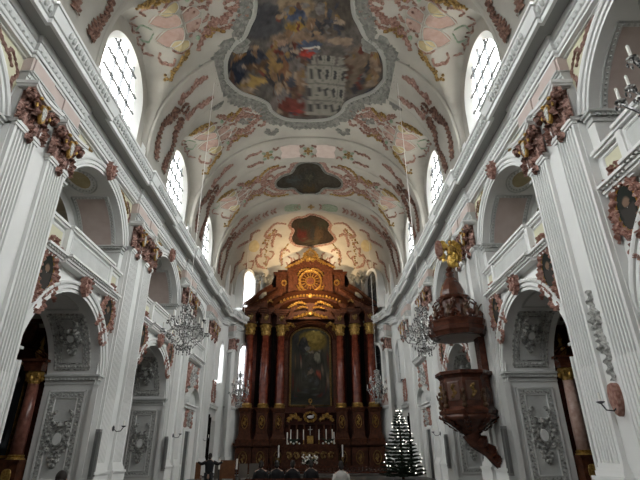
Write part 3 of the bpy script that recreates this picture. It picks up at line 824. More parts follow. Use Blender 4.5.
def soffit_relief(lab):
    b = 16.55
    def F(u, v, h): a = R(u); return (v, b+(RL-h)*math.cos(a), ZS+(RL-h)*math.sin(a))
    r = thing('stucco_soffit_relief', lab, 'relief', (9.4, b, 4.6))
    for (a0, a1, sg) in ((12, 62, 1), (118, 168, -1)):
        m = MB(); n = 12; m.grid([[F(a0+(a1-a0)*k/n, v, .02) for k in range(n+1)] for v in (8.7, 10.1)]); m.build('ground', LGREY, r)
        m = MB(); frame_bar(F, a0, a1, 8.7, 10.1, .04, .06, m); frame_bar(F, a0+5, a1-5, 8.95, 9.85, .025, .05, m)
        for k in range(24):
            for v in (8.83, 9.97): m.ell(F(a0+2.5+(a1-a0-5)*k/23, v+(.03 if k % 2 else -.03), .04), (.05, .05, .05), 5, 3)
        for k in range(9):
            for a in (a0+2.5, a1-2.5): m.ell(F(a, 8.9+k*.125, .04), (.05, .05, .05), 5, 3)
        m.build('leaf_border', RELIEF, r)
        m = MB(); am = (a0+a1)/2; dg = 18
        G = lambda u, v, h: F(am+sg*v*dg, 9.4+u, h+.02)
        relief_cartouche(m, G, 0, .1, .85); c_ = m.build('cartouche', RELIEF, r, whole=True); relief_boss(G, 0, .1, .85, c_)
    m = MB(); frame_bar(F, 68, 112, 8.75, 10.05, .04, .05, m); m.build('crown_panel', LGREY, r)
    return r
k = soffit_relief('x')
everywhere(k, 16.55, [(1, 16.55), (-1, 16.55), (1, 25.65), (-1, 25.65)], lambda sd, y: 'stucco relief overhead in the lower arch %s, %s side' % (WHERE[y], SD[sd]), 'stucco arch undersides')

# column loudspeakers on the near face of the piers
def speaker(lab):
    p = 21.1; r = thing('column_loudspeaker', lab, 'loudspeaker', (8.05, p-1.55, .75))
    m = MB(); m.box(7.86, 8.04, p-1.66, p-1.47, .75, 2.5); m.build('housing', SPKM, r)
    m = MB(); m.box(7.845, 7.86, p-1.64, p-1.49, .85, 2.4); m.box(7.9, 8.0, p-1.69, p-1.66, .85, 2.4); m.build('grille', mat('grey_grille', (.13, .13, .125), .7), r, whole=True)
    return r
k = speaker('x')
everywhere(k, 21.1, [(1, 21.1), (-1, 21.1), (1, 30.05), (-1, 30.05)], lambda sd, y: 'narrow grey column loudspeaker on %s, %s side' % (PW[y], SD[sd]), 'column loudspeakers')
# wall sconces
def sconce(lab):
    p = 12.0; z = 2.6; r = thing('candle_sconce', lab, 'sconce', (8.1, p, z-.2))
    m = MB(); m.lathe([(.02, -.12), (.09, -.05), (.09, .05), (.02, .12)], (8.04, p, z), 10, .4, 1)
    m.tube([(8.05, p, z), (7.9, p, z-.12), (7.72, p, z-.1), (7.62, p, z+.06)], [.018]*4, 6)
    m.lathe([(.02, -.02), (.09, .02), (.1, .04), (.03, .05)], (7.62, p, z+.06), 10); m.build('arm', IRON, r)
    m = MB(); m.lathe([(.028, 0), (.028, .2), (.01, .22)], (7.62, p, z+.1), 8); m.build('candle', CANDLE, r)
    return r
k = sconce('x')
everywhere(k, 12.0, [(1, 12.0), (-1, 12.0), (1, 21.1), (-1, 21.1), (1, 30.05), (-1, 30.05), (-1, 38.0), (1, 38.0)], lambda sd, y: 'small iron candle sconce on %s, %s side' % (PW[min(PIERS, key=lambda q: abs(q-y))], SD[sd]), 'candle sconces')
# carved pendant on nearest right pier
r = thing('carved_pendant', 'white carved rocaille drop hanging between the fluted pilasters at the right picture edge', 'wall ornament', (8.1, 12, 2.9))
m = MB(); F = lambda u, v, h: (8.12-h, u, v)
m.strip(F, [(12.0, 5.6), (12.1, 5.2), (11.95, 4.8), (12.08, 4.4), (11.9, 4.0), (12.02, 3.6), (11.95, 3.2)], .10, .14, 4, .5)
m.strip(F, [(12.05, 5.0), (12.15, 4.7), (12.0, 4.3), (12.12, 3.9)], .09, .2, 5, .5); m.build('carving', RELIEF, r)
m = MB(); m.patch(F, [(11.9, 3.1), (12.15, 3.1), (12.2, 2.7), (12.02, 2.35), (11.85, 2.7)], .16); m.build('red_bracket', REDM, r)

# side altars in the chapels
def side_altar(lab, colM=PINKMARB):
    Y = 19.55; cx = 12.1; r = thing('side_altar', lab, 'altar', (cx, Y, 0))
    m = MB(); m.box(10.42, 14.1, Y+.02, Y+.3, 0, 7.7); m.build('back_wall', DMARB, r)  # full-width dark wall standing in for the darkness inside the chapel
    m = MB(); m.box(10.5, 13.7, Y-.3, Y+.3, 0, 1.1); 
    for x in (10.78, 13.42): m.box(x-.32, x+.32, Y-.62, Y+.1, 0, 1.35); m.box(x-.38, x+.38, Y-.68, Y+.1, 1.35, 1.45); m.box(x-.36, x+.36, Y-.66, Y+.1, 0, .2)
    m.build('plinth', DMARB2, r)
    for x in (10.78, 13.42):
        c = MB(); c.lathe([(.24, 1.55), (.235, 2.8), (.2, 4.2)], (x, Y-.3, 0), 16); cc = c.build('column', colM, r, smooth_=True)
        c = MB(); c.lathe([(.33, 1.45), (.33, 1.5), (.27, 1.53), (.3, 1.58), (.25, 1.62)], (x, Y-.3, 0), 16); c.build('base', GOLD, cc)
        c = MB(); c.lathe([(.2, 4.18), (.22, 4.24), (.22, 4.3), (.32, 4.55), (.34, 4.62), (.3, 4.66)], (x, Y-.3, 0), 12)
        for k in range(8):
            a = 2*pi*k/8; c.ell((x+.28*math.cos(a), Y-.3+.28*math.sin(a), 4.38+(k % 2)*.13), (.09, .09, .12), 6, 4)
        c.build('capital', GOLD, cc)
        c = MB(); c.patch(lambda u, v, h: (u, Y-.63-h, v), [(x-.14, 1.1), (x+.14, 1.1), (x+.16, .7), (x, .45), (x-.16, .7)], .04); c.build('gilt_boss', GOLD, r)
    m = MB()
    for z0, z1, e in ((4.66, 4.86, 0), (4.86, 5.02, .05), (5.02, 5.12, .16)):
        for x in (10.78, 13.42): m.box(x-.34-e, x+.34+e, Y-.62-e, Y+.1, z0, z1)
        
    for s, x in ((1, 10.78), (-1, 13.42)):
        m.strip(lambda u, v, h: (u, Y-.3-h, v), [(x-s*.35, 5.2), (x+s*.25, 5.6), (x+s*.95, 5.75)], lambda k: .14, .3, 0, 0, 6)
    m.build('entablature', BROWNWOOD, r)
    m = MB(); m.box(11.3, 12.9, Y-.2, Y+.2, 5.9, 6.7); m.box(11.1, 13.1, Y-.35, Y+.2, 6.7, 6.85); m.box(11.2, 13.0, Y-.4, Y+.1, 5.75, 5.9); m.build('attic', DMARB2, r)
    m = MB()
    for x in (10.78, 13.42): m.lathe([(.08, 5.15), (.16, 5.3), (.2, 5.45), (.1, 5.6), (.05, 5.7), (.1, 5.85), (.01, 6.1)], (x, Y-.35, 0), 10)
    m.build('gilt_urn', GOLD, r)
    # painting with arched head
    A = [(cx-.82, 1.55), (cx-.82, 4.5)]+[(cx-.82*math.cos(a), 4.5+.7*math.sin(a)) for a in [pi*k/14 for k in range(1, 14)]]+[(cx+.82, 4.5), (cx+.82, 1.55)]
    m = MB(); K = 14; cs = []; rows = []
    rnd = random.Random(5); bl = [(cx+rnd.uniform(-.7, .7), rnd.uniform(2, 5), rnd.uniform(.08, .25), rnd.choice([(.16, .14, .12), (.07, .08, .09), (.12, .07, .04), (.2, .18, .16)])) for _ in range(16)]
    P = smooth(A+[A[0]], 3)
    for i in range(K+1):
        q = max(.01, i/K); row = []
        for p in P:
            u, v = cx+(p[0]-cx)*q, 3.3+(p[1]-3.3)*q; row.append((u, Y-.02, v)); c_ = (.016, .018, .02)
            for (a, b_, rr, kc) in bl:
                d = math.hypot(u-a, v-b_)+rnd.uniform(0, .1)
                if d < rr: c_ = kc
            cs.append(c_)
        rows.append(row)
    m.grid(rows); m.build('painting', OIL, r, colors=cs)
    m = MB(); m.strip(lambda u, v, h: (u, Y-.02-h, v), A+[A[0]], lambda k: .05, .07, res=1); m.build('gilt_frame', GOLD, r)
    return r
k = side_altar('x')
AL_ = lambda sd, y: '%s side altar in the chapel %s, %s side' % ('dark red' if sd < 0 else 'dark red pink-columned', WHERE[y], SD[sd])
everywhere(k, 16.55, [(1, 16.55), (1, 25.65)], AL_, 'side altars in the chapels')
k = side_altar('x', mat('brown_red_marble', (.12, .04, .028), .3, c2=(.22, .09, .065), scale=7, detail=9)); k.scale = (-1, 1, 1); k.location.x *= -1; relabel(k, AL_(-1, 16.55), 'side altars in the chapels')
q_ = dup(k, (0, 9.1, 0), AL_(-1, 25.65), group='side altars in the chapels')

# portals in the farthest bay
def portal(lab):
    b = 34.05; r = thing('side_portal', lab, 'doorway', (WX, b, 0))
    m = MB()
    for s in (-1, 1):
        m.box(WX-.12, WX+.1, min(b+s*.62, b+s*.86), max(b+s*.62, b+s*.86), 0, 3.15); m.box(WX-.06, WX+.05, min(b+s*1.05, b+s*1.5), max(b+s*1.05, b+s*1.5), 0, 4.4)
    m.box(WX-.12, WX+.1, b-.86, b+.86, 3.0, 3.2); m.box(WX-.2, WX+.1, b-1.6, b+1.6, 4.4, 4.6); m.box(WX-.3, WX+.1, b-1.7, b+1.7, 4.6, 4.7)
    m.build('surround', WHITE, r)
    m = MB(); m.box(WX-.02, WX+.1, b-.62, b+.62, 0, 3.0); m.build('door_leaf', mat('dark_grey_door', (.10, .105, .10), .6), r)
    m = MB(); n = 18
    arc = [(b+1.5*math.cos(pi*k/n), 4.75+.95*math.sin(pi*k/n)) for k in range(n+1)]
    m.strip(lambda u, v, h: W(u, v, h+.1), arc, lambda k: .13, .3, res=1); m.patch(W, arc+[(b-1.5, 4.7), (b+1.5, 4.7)], .12, 1); m.build('arched_pediment', LGREY, r)
    m = MB(); F = lambda u, v, h: W(u, v, h+.05)
    for s in (-1, 1):
        m.strip(F, [(b+s*.2, 4.3), (b+s*.75, 4.15), (b+s*.7, 3.7), (b+s*.95, 3.4), (b+s*.5, 3.3)], .16, .14, 4, .4)
    m.build('red_scrolls', REDM, r)
    m = MB()
    for s in (-1, 1): m.strip(F, [(b+s*.08, 4.35), (b+s*.3, 4.0), (b+s*.12, 3.6), (b+s*.2, 3.3)], .13, .2, 3, .3)
    m.ell(W(b, 3.85, .15), (.12, .22, .35), 8, 6); m.build('white_cartouche', RELIEF, r)
    m = MB(); F = lambda u, v, h: W(u, v, h+.03)
    for s in (-1, 1):
        m.strip(F, [(b+s*1.2, 5.4), (b+s*1.45, 6.1), (b+s*1.2, 6.8), (b+s*1.4, 7.4)], .22, .16, 3, .4)
        m.strip(F, [(b+s*.7, 5.9), (b+s*.95, 6.4), (b+s*.6, 7.0), (b+s*.3, 7.4)], .16, .12, 3, .4)
    m.build('red_overdoor_scrolls', REDM, r)
    m = MB(); m.strip(F, [(b-.5, 5.8), (b-.1, 6.3), (b-.35, 6.8), (b+.2, 7.2), (b+.6, 6.7), (b+.4, 6.1)], .25, .25, 2, .3); m.ell(W(b, 6.3, .1), (.2, .35, .5), 10, 6); m.build('white_overdoor_figure', RELIEF, r)
    return r
k = portal('x')
everywhere(k, 34.05, [(1, 34.05), (-1, 34.05)], lambda sd, y: 'white side portal with arched pediment and red stucco scrolls, %s wall' % SD[sd], 'side portals')

# choir wall: tall white door panel, dark slit, red niche ornament
def choir_door(lab):
    r = thing('choir_door', lab, 'door', (8.15, 41.2, .12))
    m = MB(); m.box(8.08, 8.2, 40.6, 42.3, .12, 4.1); m.build('leaf', LGREY, r)
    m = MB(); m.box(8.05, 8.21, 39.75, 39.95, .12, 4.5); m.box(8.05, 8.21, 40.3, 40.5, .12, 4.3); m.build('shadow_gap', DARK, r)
    m = MB(); m.box(8.0, 8.22, 39.6, 42.5, 5.0, 5.2); m.box(7.94, 8.22, 39.5, 42.6, 5.2, 5.3); m.build('lintel_shelf', WHITE, r)
    m = MB(); F = lambda u, v, h: (8.18-h, u, v)
    for s in (-1, 1): m.strip(F, [(40.9+s*.3, 5.5), (40.9+s*.6, 6.1), (40.9+s*.35, 6.8), (40.9+s*.5, 7.3)], .18, .14, 4, .4)
    m.build('red_scrolls', REDM, r)
    return r
k = choir_door('x')
everywhere(k, 41.2, [(1, 41.2), (-1, 41.2)], lambda sd, y: 'tall pale door with dark slits in the choir wall, %s side' % SD[sd], 'choir doors')
def apse_panel(lab):
    r = thing('apse_wall_panel', lab, 'wall panel', (7.0, 45.5, 5.6))
    P0, P1 = Vector((7.9, 43.4)), Vector((5.4, 49.3)); d = (P1-P0).normalized(); nn = Vector((-d.y, d.x)); nn = -nn if nn.x > 0 else nn
    F = lambda u, v, h: (P0.x+d.x*u+nn.x*(h+.02), P0.y+d.y*u+nn.y*(h+.02), v)
    m = MB(); m.patch(F, [(.8, 5.6), (4.2, 5.6), (4.2, 8.0), (.8, 8.0)], .03, 1); m.build('rose_ground', PALEPINK, r)
    m = MB()
    for c in (1.5, 2.5, 3.5):
        m.strip(F, [(c+.42*math.cos(t), 6.8+.9*math.sin(t)) for t in [2*pi*k/18 for k in range(19)]], lambda k: .12, .08, 3, .4, 2, base=.03)
    m.build('red_scrolls', REDM, r)
    m = MB(); m.patch(F, [(.3, 5.3), (5.5, 5.3), (5.5, 5.45), (.3, 5.45)], .14, 1); m.build('ledge', LGREY, r)
    return r
k = apse_panel('x')
everywhere(k, 45.5, [(1, 45.5), (-1, 45.5)], lambda sd, y: 'rose and red stucco panel on the apse wall %s of the high altar' % SD[sd], 'apse wall panels')

# ================================================================== VAULT DECORATION
def V2(td, Y, h=0): return V(td, Y, h-.0)
# big fresco
HO = [(90, 26.5), (79, 26.25), (72.3, 25.35), (70.5, 24.5), (66.7, 23.85), (58.7, 22.8), (54.4, 21.6), (53.9, 21.0), (55.4, 19.9), (59.4, 19.1), (64.5, 18.7), (67.6, 18.0), (70, 17.4), (71, 16.6)]
HB = [(a, 33.1-b) for a, b in HO[::-1]][1:]
RIGHT = HO+HB
OUT = RIGHT+[(180-a, b) for a, b in RIGHT[::-1]][1:-1]
def radial_paint(F, outline, c, K, colf, par, M_=None, name='painting', res=4, h=.03):
    P = smooth(outline, res, True); rows = []; cs = []
    for i in range(K+1):
        q = max(.004, i/K); row = []
        for p in P:
            u, v = c[0]+(p[0]-c[0])*q, c[1]+(p[1]-c[1])*q
            row.append(F(u, v, h)); cs.append(colf(u, v))
        rows.append(row)
    m = MB(); m.grid(rows, closed_u=True); return m.build(name, M_ or FRESCO, par, colors=cs)
def hsh(a, b):
    s = math.sin(a*12.9898+b*78.233)*43758.5453; return s-math.floor(s)
def vno(x, y):
    xi, yi = math.floor(x), math.floor(y); fx, fy = x-xi, y-yi; fx = fx*fx*(3-2*fx); fy = fy*fy*(3-2*fy)
    return (hsh(xi, yi)*(1-fx)+hsh(xi+1, yi)*fx)*(1-fy)+(hsh(xi, yi+1)*(1-fx)+hsh(xi+1, yi+1)*fx)*fy
def fbm(x, y): return .5*vno(x, y)+.3*vno(x*2.1+5, y*2.1+9)+.2*vno(x*4.3+2, y*4.3+7)
def paint(blobs, bg, bg2, ns, jit, mottle=.55):
    def f_(x, y):
        n = fbm(x*ns, y*ns); c_ = [bg[k]+(bg2[k]-bg[k])*n for k in range(3)]
        jx = (fbm(x*ns*3+40, y*ns*3)-.5)*jit; jy = (fbm(x*ns*3, y*ns*3+70)-.5)*jit
        for (bx, by, rx, ry, kc) in blobs:
            if abs(x+jx-bx) > rx: continue
            d = ((x+jx-bx)/rx)**2+((y+jy-by)/ry)**2
            if d < 1:
                k = min(1, (1-d)*3); c_ = [c_[q]*(1-k)+kc[q]*k for q in range(3)]
        g = 1-mottle+2*mottle*fbm(x*ns*5, y*ns*5)
        return tuple(max(.004, q*g) for q in c_)
    return f_
FB = [(210, 60, 60, 60, (.07, .07, .075)), (400, 40, 60, 60, (.10, .085, .07)), (300, 20, 50, 40, (.30, .22, .14)), (295, 45, 34, 22, (.07, .09, .15)), (293, 82, 32, 14, (.34, .22, .05)), (385, 65, 40, 45, (.13, .10, .08)),
      (300, 115, 85, 20, (.24, .17, .12)), (155, 175, 60, 40, (.03, .035, .05)), (130, 150, 20, 14, (.3, .16, .06)), (110, 210, 30, 25, (.015, .02, .035)), (190, 200, 55, 18, (.10, .06, .035)), (175, 235, 60, 14, (.34, .23, .08)), (225, 190, 18, 50, (.26, .17, .07)),
      (255, 215, 22, 45, (.18, .09, .05)), (270, 160, 30, 16, (.08, .08, .1)), (335, 140, 40, 12, (.05, .065, .10)), (325, 165, 26, 18, (.30, .045, .03)), (305, 185, 22, 14, (.16, .06, .05)), (340, 150, 30, 4, (.5, .48, .42)), (272, 300, 40, 40, (.16, .045, .035)),
      (240, 270, 26, 30, (.10, .06, .04)), (300, 250, 22, 34, (.22, .15, .10)), (295, 330, 40, 10, (.26, .05, .04)), (490, 180, 60, 60, (.20, .15, .11)), (500, 220, 40, 30, (.12, .09, .065)), (520, 160, 16, 40, (.28, .2, .14)), (460, 240, 30, 30, (.15, .12, .09)), (250, 130, 20, 10, (.33, .22, .16)), (420, 120, 40, 14, (.3, .22, .16))]
_rd = random.Random(12); _S = []
_pal = [(.16, .10, .06), (.09, .05, .035), (.22, .15, .09), (.05, .055, .07), (.26, .20, .15), (.12, .035, .025), (.04, .04, .045), (.20, .13, .05), (.15, .14, .13)]
for (x0, x1, y0, y1, k_) in ((95, 330, 130, 260, 70), (225, 320, 230, 345, 34), (440, 545, 130, 260, 34), (250, 420, 10, 110, 40), (200, 440, -250, -20, 60)):
    for _ in range(k_):
        _S.append((_rd.uniform(x0, x1), _rd.uniform(y0, y1), _rd.uniform(4, 13), _rd.uniform(6, 17), _rd.choice(_pal)))
FB = [(a, b, c, d, tuple(q*.62 for q in e)) for a, b, c, d, e in FB]+[(a, b, c, d, tuple(q*.8 for q in e)) for a, b, c, d, e in _S]+[(335, 138, 38, 9, (.05, .065, .10)), (338, 148, 30, 3, (.4, .38, .33)), (325, 168, 22, 16, (.26, .035, .025)), (345, 160, 20, 5, (.10, .11, .13))]
big_p = paint(FB, (.045, .043, .042), (.125, .108, .095), .016, 26, .6)
def big_col(t, Y):
    x = 320+(90-t)*6.47
    if Y > 16.55: y = (Y-16.7)*46.5 if Y < 21 else 200+(Y-21)*28
    else: y = -(16.6-Y)*38
    c_ = big_p(x, y)
    # painted church front, leaning slightly
    xx = x-(y-260)*-.06
    if 322 < xx < 440 and 205 < y < 338 or (352 < xx < 402 and 175 < y <= 205) or (333 < xx < 345 and 178 < y < 206) or (410 < xx < 428 and 178 < y < 206):
        c_ = (.19, .18, .155)
        row = ((y-205) % 44); cl = (xx-322) % 24
        if 12 < row < 34 and 8 < cl < 17: c_ = (.04, .04, .04)
        if row < 4: c_ = (.11, .105, .09)
        if cl < 2: c_ = (.12, .115, .10)
        g = .85+.3*vno(x*.1, y*.1); c_ = tuple(q*g for q in c_)
    return c_
r = thing('ceiling_fresco', 'huge lobed fresco with figures and a painted church, nearest on the vault', 'fresco', (0, 16.55, 23.3))
radial_paint(V, OUT, (90, 16.55), 90, big_col, r, res=5)
m = MB(); m.strip(V, OUT+[OUT[0]], lambda k: .13, .14, 0, 0, 5, base=.02); m.build('moulded_frame', GREY2, r)
m = MB()
def offs(P, d, c=(90, 16.55)):
    out = []; n = len(P)
    for i, p in enumerate(P):
        a, b = P[i-1], P[(i+1) % n]; tx, ty = (b[0]-a[0])/7.0, b[1]-a[1]; L = math.hypot(tx, ty) or 1
        nx, ny = ty/L, -tx/L
        if (nx*(p[0]-c[0])/7+ny*(p[1]-c[1])) < 0: nx, ny = -nx, -ny
        out.append((p[0]+nx*d*7.0, p[1]+ny*d))
    return out
SM = smooth(OUT, 4, True)
O1 = offs(SM, .42); O2 = offs(SM, .75)
m.strip(V, O1+[O1[0]], lambda k: .34, .12, 2.0, .55, 4, base=.01)
for i in range(0, len(SM), 6):
    a, b, c_ = O1[i], O2[(i+2) % len(SM)], O2[(i+5) % len(SM)]
    m.strip(V, [a, b, c_], .26, .14, 3.5, .6, 9)
for s in (-1, 1):
    for (t0, y0) in ((50, 22.6), (50, 19.6), (74, 27.2), (62, 25.2)):
        t = 90-s*(90-t0)
        m.strip(V, [(t, y0), (t-s*3, y0+.5), (t-s*6, y0+.2), (t-s*5, y0-.2)], .22, .12, 3, .5)
m.build('rocaille_border', GREY, r)
# second and third frescoes
q2 = [(87.2, 31.54), (82.3, 31.88), (78.4, 33.0), (72.0, 33.4), (67.6, 34.2), (68.4, 35.1), (73, 35.5), (79, 35.6), (82, 36.4), (87.5, 36.95)]
O2_ = [(a, b+.15) for a, b in q2]+[(178.5-a, b+.15) for a, b in q2[::-1]]
O2_ = [(a+.8, b) for a, b in O2_]
r = thing('ceiling_fresco', 'dark cross-shaped fresco with pink stucco border, middle of the three on the vault', 'fresco', (0, 34, 23.3))
p2 = paint([(80, 34.3, 5, .8, (.05, .045, .035)), (90, 34, 6, 1.0, (.028, .03, .025)), (90, 34, 3.2, .5, (.06, .055, .04)), (100, 34.4, 6, .7, (.045, .05, .05)), (90, 36, 5, .6, (.06, .04, .02))], (.022, .02, .015), (.06, .052, .04), .9, 2)
radial_paint(V, O2_, (90, 34.3), 24, lambda t, Y: p2(t, Y), r)
m = MB(); m.strip(V, O2_+[O2_[0]], lambda k: .10, .12, 0, 0, 4, base=.02); m.build('moulded_frame', GREY, r)
m = MB(); S2 = smooth(O2_, 3, True); A1 = offs(S2, .32, (90, 34.3)); m.strip(V, A1+[A1[0]], lambda k: .20, .08, 1.5, .4, 2, base=.01)
for s in (-1, 1):
    T = lambda t, s=s: 90-s*(90-t)
    m.strip(V, [(T(76), 32.2), (T(68), 32.4), (T(63), 33.2), (T(61.5), 34.2)], .2, .1, 3, .5); m.strip(V, [(T(62), 35.2), (T(66), 36.2), (T(74), 36.4)], .2, .1, 3, .5)
m.build('rose_border', ROSES, r)
m = MB()
for s in (-1, 1):
    T = lambda t, s=s: 90-s*(90-t)
    m.strip(V, [(T(72), 31.9), (T(65), 32.1), (T(60), 32.8), (T(59), 33.6)], .13, .12, 5, .6); m.strip(V, [(T(60), 35.2), (T(62), 36.0), (T(69), 36.7), (T(76), 36.7)], .13, .12, 5, .6)
m.build('gilt_sprays', GOLDP, r)
O3_ = [(101.4, 41.73), (94.5, 41.58), (88.4, 41.07), (79.3, 41.78), (75.2, 42.64), (75.5, 43.73), (69.7, 44.84), (72.4, 45.53), (81.1, 45.98), (92.4, 46.21), (103.4, 45.89), (106.1, 45.0), (102.6, 43.79), (105.1, 42.97)]
r = thing('ceiling_fresco', 'small dark red lobed fresco right above the high altar, farthest of the three', 'fresco', (0, 43.5, 22.5))
p3 = paint([(97, 44.6, 4.5, 1.1, (.055, .012, .010)), (94, 43, 6, .8, (.02, .02, .015)), (83, 44.5, 4.5, 1.1, (.055, .035, .02)), (80, 42.8, 5, .7, (.03, .03, .02)), (88, 44.2, 2.2, 1.2, (.02, .02, .02)), (90, 45.6, 8, .4, (.05, .04, .025))], (.015, .010, .007), (.04, .028, .02), .7, 2)
radial_paint(V, O3_, (89.5, 43.7), 22, lambda t, Y: p3(t, Y), r)
m = MB(); A1 = offs(smooth(O3_, 3, True), .18, (89.5, 43.7)); m.strip(V, A1+[A1[0]], lambda k: .17, .10, 1.6, .4, 2, base=.01); m.build('rose_border', ROSES, r)

# ornament group of a bay: authored on the right, about the bay centre 16.55
def bay_ornament(lab):
    b = 16.55; r = thing('vault_stucco_cluster', lab, 'stucco ornament', (6.4, b, 20.2))
    m = MB()
    for s in (-1, 1):
        m.strip(V, [(65, b+s*.05), (61.5, b+s*.45), (57, b+s*.75), (52, b+s*.85), (48, b+s*1.4), (45, b+s*1.9)], .22, .13, 3, .45)
        m.strip(V, [(60, b+s*.4), (58, b+s*.95), (55, b+s*.6), (53, b+s*.35)], .16, .12, 4, .45)
        m.strip(V, [(55, b+s*.7), (52.5, b+s*1.25), (50, b+s*.75)], .14, .12, 4, .45)
        m.strip(V, [(62, b+s*.9), (59, b+s*1.3), (55.5, b+s*1.2)], .13, .1, 4, .5); m.strip(V, [(48.5, b+s*.9), (46, b+s*.6), (43.5, b+s*.9)], .11, .09, 4, .5); m.strip(V, [(68, b+s*.3), (66.5, b+s*.9), (63.5, b+s*.7)], .13, .1, 4, .5)
        m.strip(V, [(36, b+s*1.15), (40, b+s*1.5), (44, b+s*1.3)], .09, .07, 3, .5); m.strip(V, [(47, b+s*.3), (51, b+s*.4), (53, b+s*.1)], .10, .08, 3, .5)
        m.strip(V, [(31, b+s*.1), (29, b+s*.35), (30, b+s*.6)], .08, .07, 4, .5); m.strip(V, [(59, b+s*.1), (62, b+s*.25), (66.5, b+s*.15)], .12, .1, 3, .5)
        m.strip(V, [(33, b+s*1.1), (31.5, b+s*1.5), (33.5, b+s*1.75), (35.5, b+s*1.5)], .10, .09, 3, .4)
        m.strip(V, [(31, b+s*.5), (29.5, b+s*.9), (31, b+s*1.2)], .08, .08, 3, .4)
    m.build('rose_scrolls', ROSES, r)
    for P in ([(33.5, -.5), (36, -1.0), (41, -.75), (42, -.1), (37.5, .0)], [(33.5, .5), (36, 1.0), (41, .75), (42, .1), (37.5, .05)], [(43, -.6), (47.5, -.7), (50, -.15), (46, .0), (43.2, -.05)], [(43, .6), (47.5, .7), (50, .15), (46, .02), (43.2, .05)]):
        m = MB(); m.patch(V, [(a, b+c_) for a, c_ in P], .03, 3, base=.01); m.build('pink_panel', VPINK, r); oc = [(a, b+c_) for a, c_ in P]; m = MB(); m.strip(V, oc+[oc[0]], lambda k: .03, .05, res=4, base=.03); m.build('white_outline', VWHITE, r)
    for s in (-1, 1):
        m = MB(); m.patch(V, [(36.2, b+s*.95), (38.5, b+s*.72), (42.5, b+s*.95), (42, b+s*1.35), (38, b+s*1.3)], .035, 3, base=.015); m.build('ochre_panel', YELLOW, r); m = MB(); oc = [(36.2, b+s*.95), (38.5, b+s*.72), (42.5, b+s*.95), (42, b+s*1.35), (38, b+s*1.3)]; m.strip(V, oc+[oc[0]], lambda k: .03, .05, res=4, base=.03); m.build('white_outline', VWHITE, r)
    m = MB()
    for s in (-1, 1):
        m.strip(V, [(51, b+s*.75), (54, b+s*1.1), (57.5, b+s*1.5)], .12, .16, 5, .6); m.strip(V, [(53, b+s*1.0), (52, b+s*1.35), (49, b+s*1.2)], .11, .16, 5, .6)
    m.build('gilt_leaf', GOLDP, r)
    m = MB(); rd = random.Random(3)
    for s in (-1, 1):
        for k in range(34):
            q = k/33; t = 41.5-13*q; y = b+s*(1.6+.62*q); m.ell(V(t+rd.uniform(-.6, .6), y+rd.uniform(-.13, .13), .06), (.09, .09, .09), 6, 4)
        m.strip(V, [(42, b+s*1.55), (36, b+s*1.95), (29, b+s*2.25)], .10, .07, 5, .5)
    m.build('gilt_garland', GOLDP, r)
    m = MB()
    for s in (-1, 1):
        m.ell(V(46.5, b+s*1.15, .04), (.13, .16, .13), 7, 4); m.strip(V, [(34, b+s*.1), (32, b+s*.5), (30.5, b+s*.25)], .06, .05, 4, .4)
    m.build('green_bud', GREEN, r)
    return r
k = bay_ornament('x')
everywhere(k, 16.55, [(1, 16.55), (-1, 16.55), (1, 25.65), (-1, 25.65), (1, 34.05), (-1, 34.05), (1, 7.45), (-1, 7.45)], lambda sd, y: 'pink and gold stucco above the window %s, %s side' % (WHERE[y], SD[sd]), 'stucco clusters on the vault')
# pier strips
def strips(lab):
    p = 21.1; r = thing('vault_rib_scrollwork', lab, 'stucco ornament', (7.7, p, 14.2)); Y0 = p
    m = MB()
    for s in (-1, 1):
        m.strip(VB, [(27.5, Y0+s*.35), (22, Y0+s*.5), (16, Y0+s*.95), (9, Y0+s*.85), (1, Y0+s*.55)], lambda k: .22+.06*math.sin(k*9), .13, 3.6, .5, 12)
        m.strip(VB, [(27, Y0+s*.30), (25.5, Y0+s*.7), (22.5, Y0+s*.6)], .12, .14, 4, .4)
        m.strip(VB, [(28, Y0+s*.1), (30.5, Y0+s*.25), (33, Y0+s*.1)], .09, .12, 4, .4)
    m.build('brown_ribbon', BROWNS, r)
    m = MB()
    for s in (-1, 1):
        m.strip(VB, [(28.5, Y0+s*.55), (32, Y0+s*.75), (36, Y0+s*.65), (40, Y0+s*.88), (45.5, Y0+s*.8)], lambda k: .19+.06*math.sin(k*11), .08, 2.4, .45, 8)
    m.build('rose_ribbon', ROSES, r)
    return r
k = strips('x')
everywhere(k, 21.1, [(1, 21.1), (-1, 21.1), (1, 12.0), (-1, 12.0), (1, 30.05), (-1, 30.05), (1, 38.3), (-1, 38.3)], lambda sd, y: 'wavy red-brown stucco ribbons above %s, %s side' % (PW[min(PIERS, key=lambda q: abs(q-y))], SD[sd]), 'stucco ribbons on the vault ribs')
# crown ornament on the third and fourth bands
r = thing('vault_band_ornament', 'pink panels and gold crosses on the vault band beyond the big fresco', 'stucco ornament', (0, 30, 23.2))
m = MB()
for c in (79.5, 100.5): m.patch(VB, [(c-5.5, 29.2), (c+5.5, 29.2), (c+5.0, 30), (c+5.5, 30.75), (c-5.5, 30.75), (c-5.0, 30)], .03, 2)
m.build('pink_panel', PALEPINK, r)
m = MB()
for c in (90, 66, 114):
    m.strip(VB, [(c-2.6, 30), (c, 30), (c+2.6, 30)], .12, .08, 4, .4); m.strip(VB, [(c, 29.5), (c, 30), (c, 30.5)], .12, .08, 4, .4)
m.build('gilt_cross', GOLDP, r)
m = MB()
for c in (90, 66, 114):
    for a in (-1, 1):
        for b_ in (-1, 1): m.ell(VB(c+a*2.2, 30+b_*.38, .03), (.16, .16, .06), 7, 4)
m.build('green_leaf', GREEN, r)
m = MB()
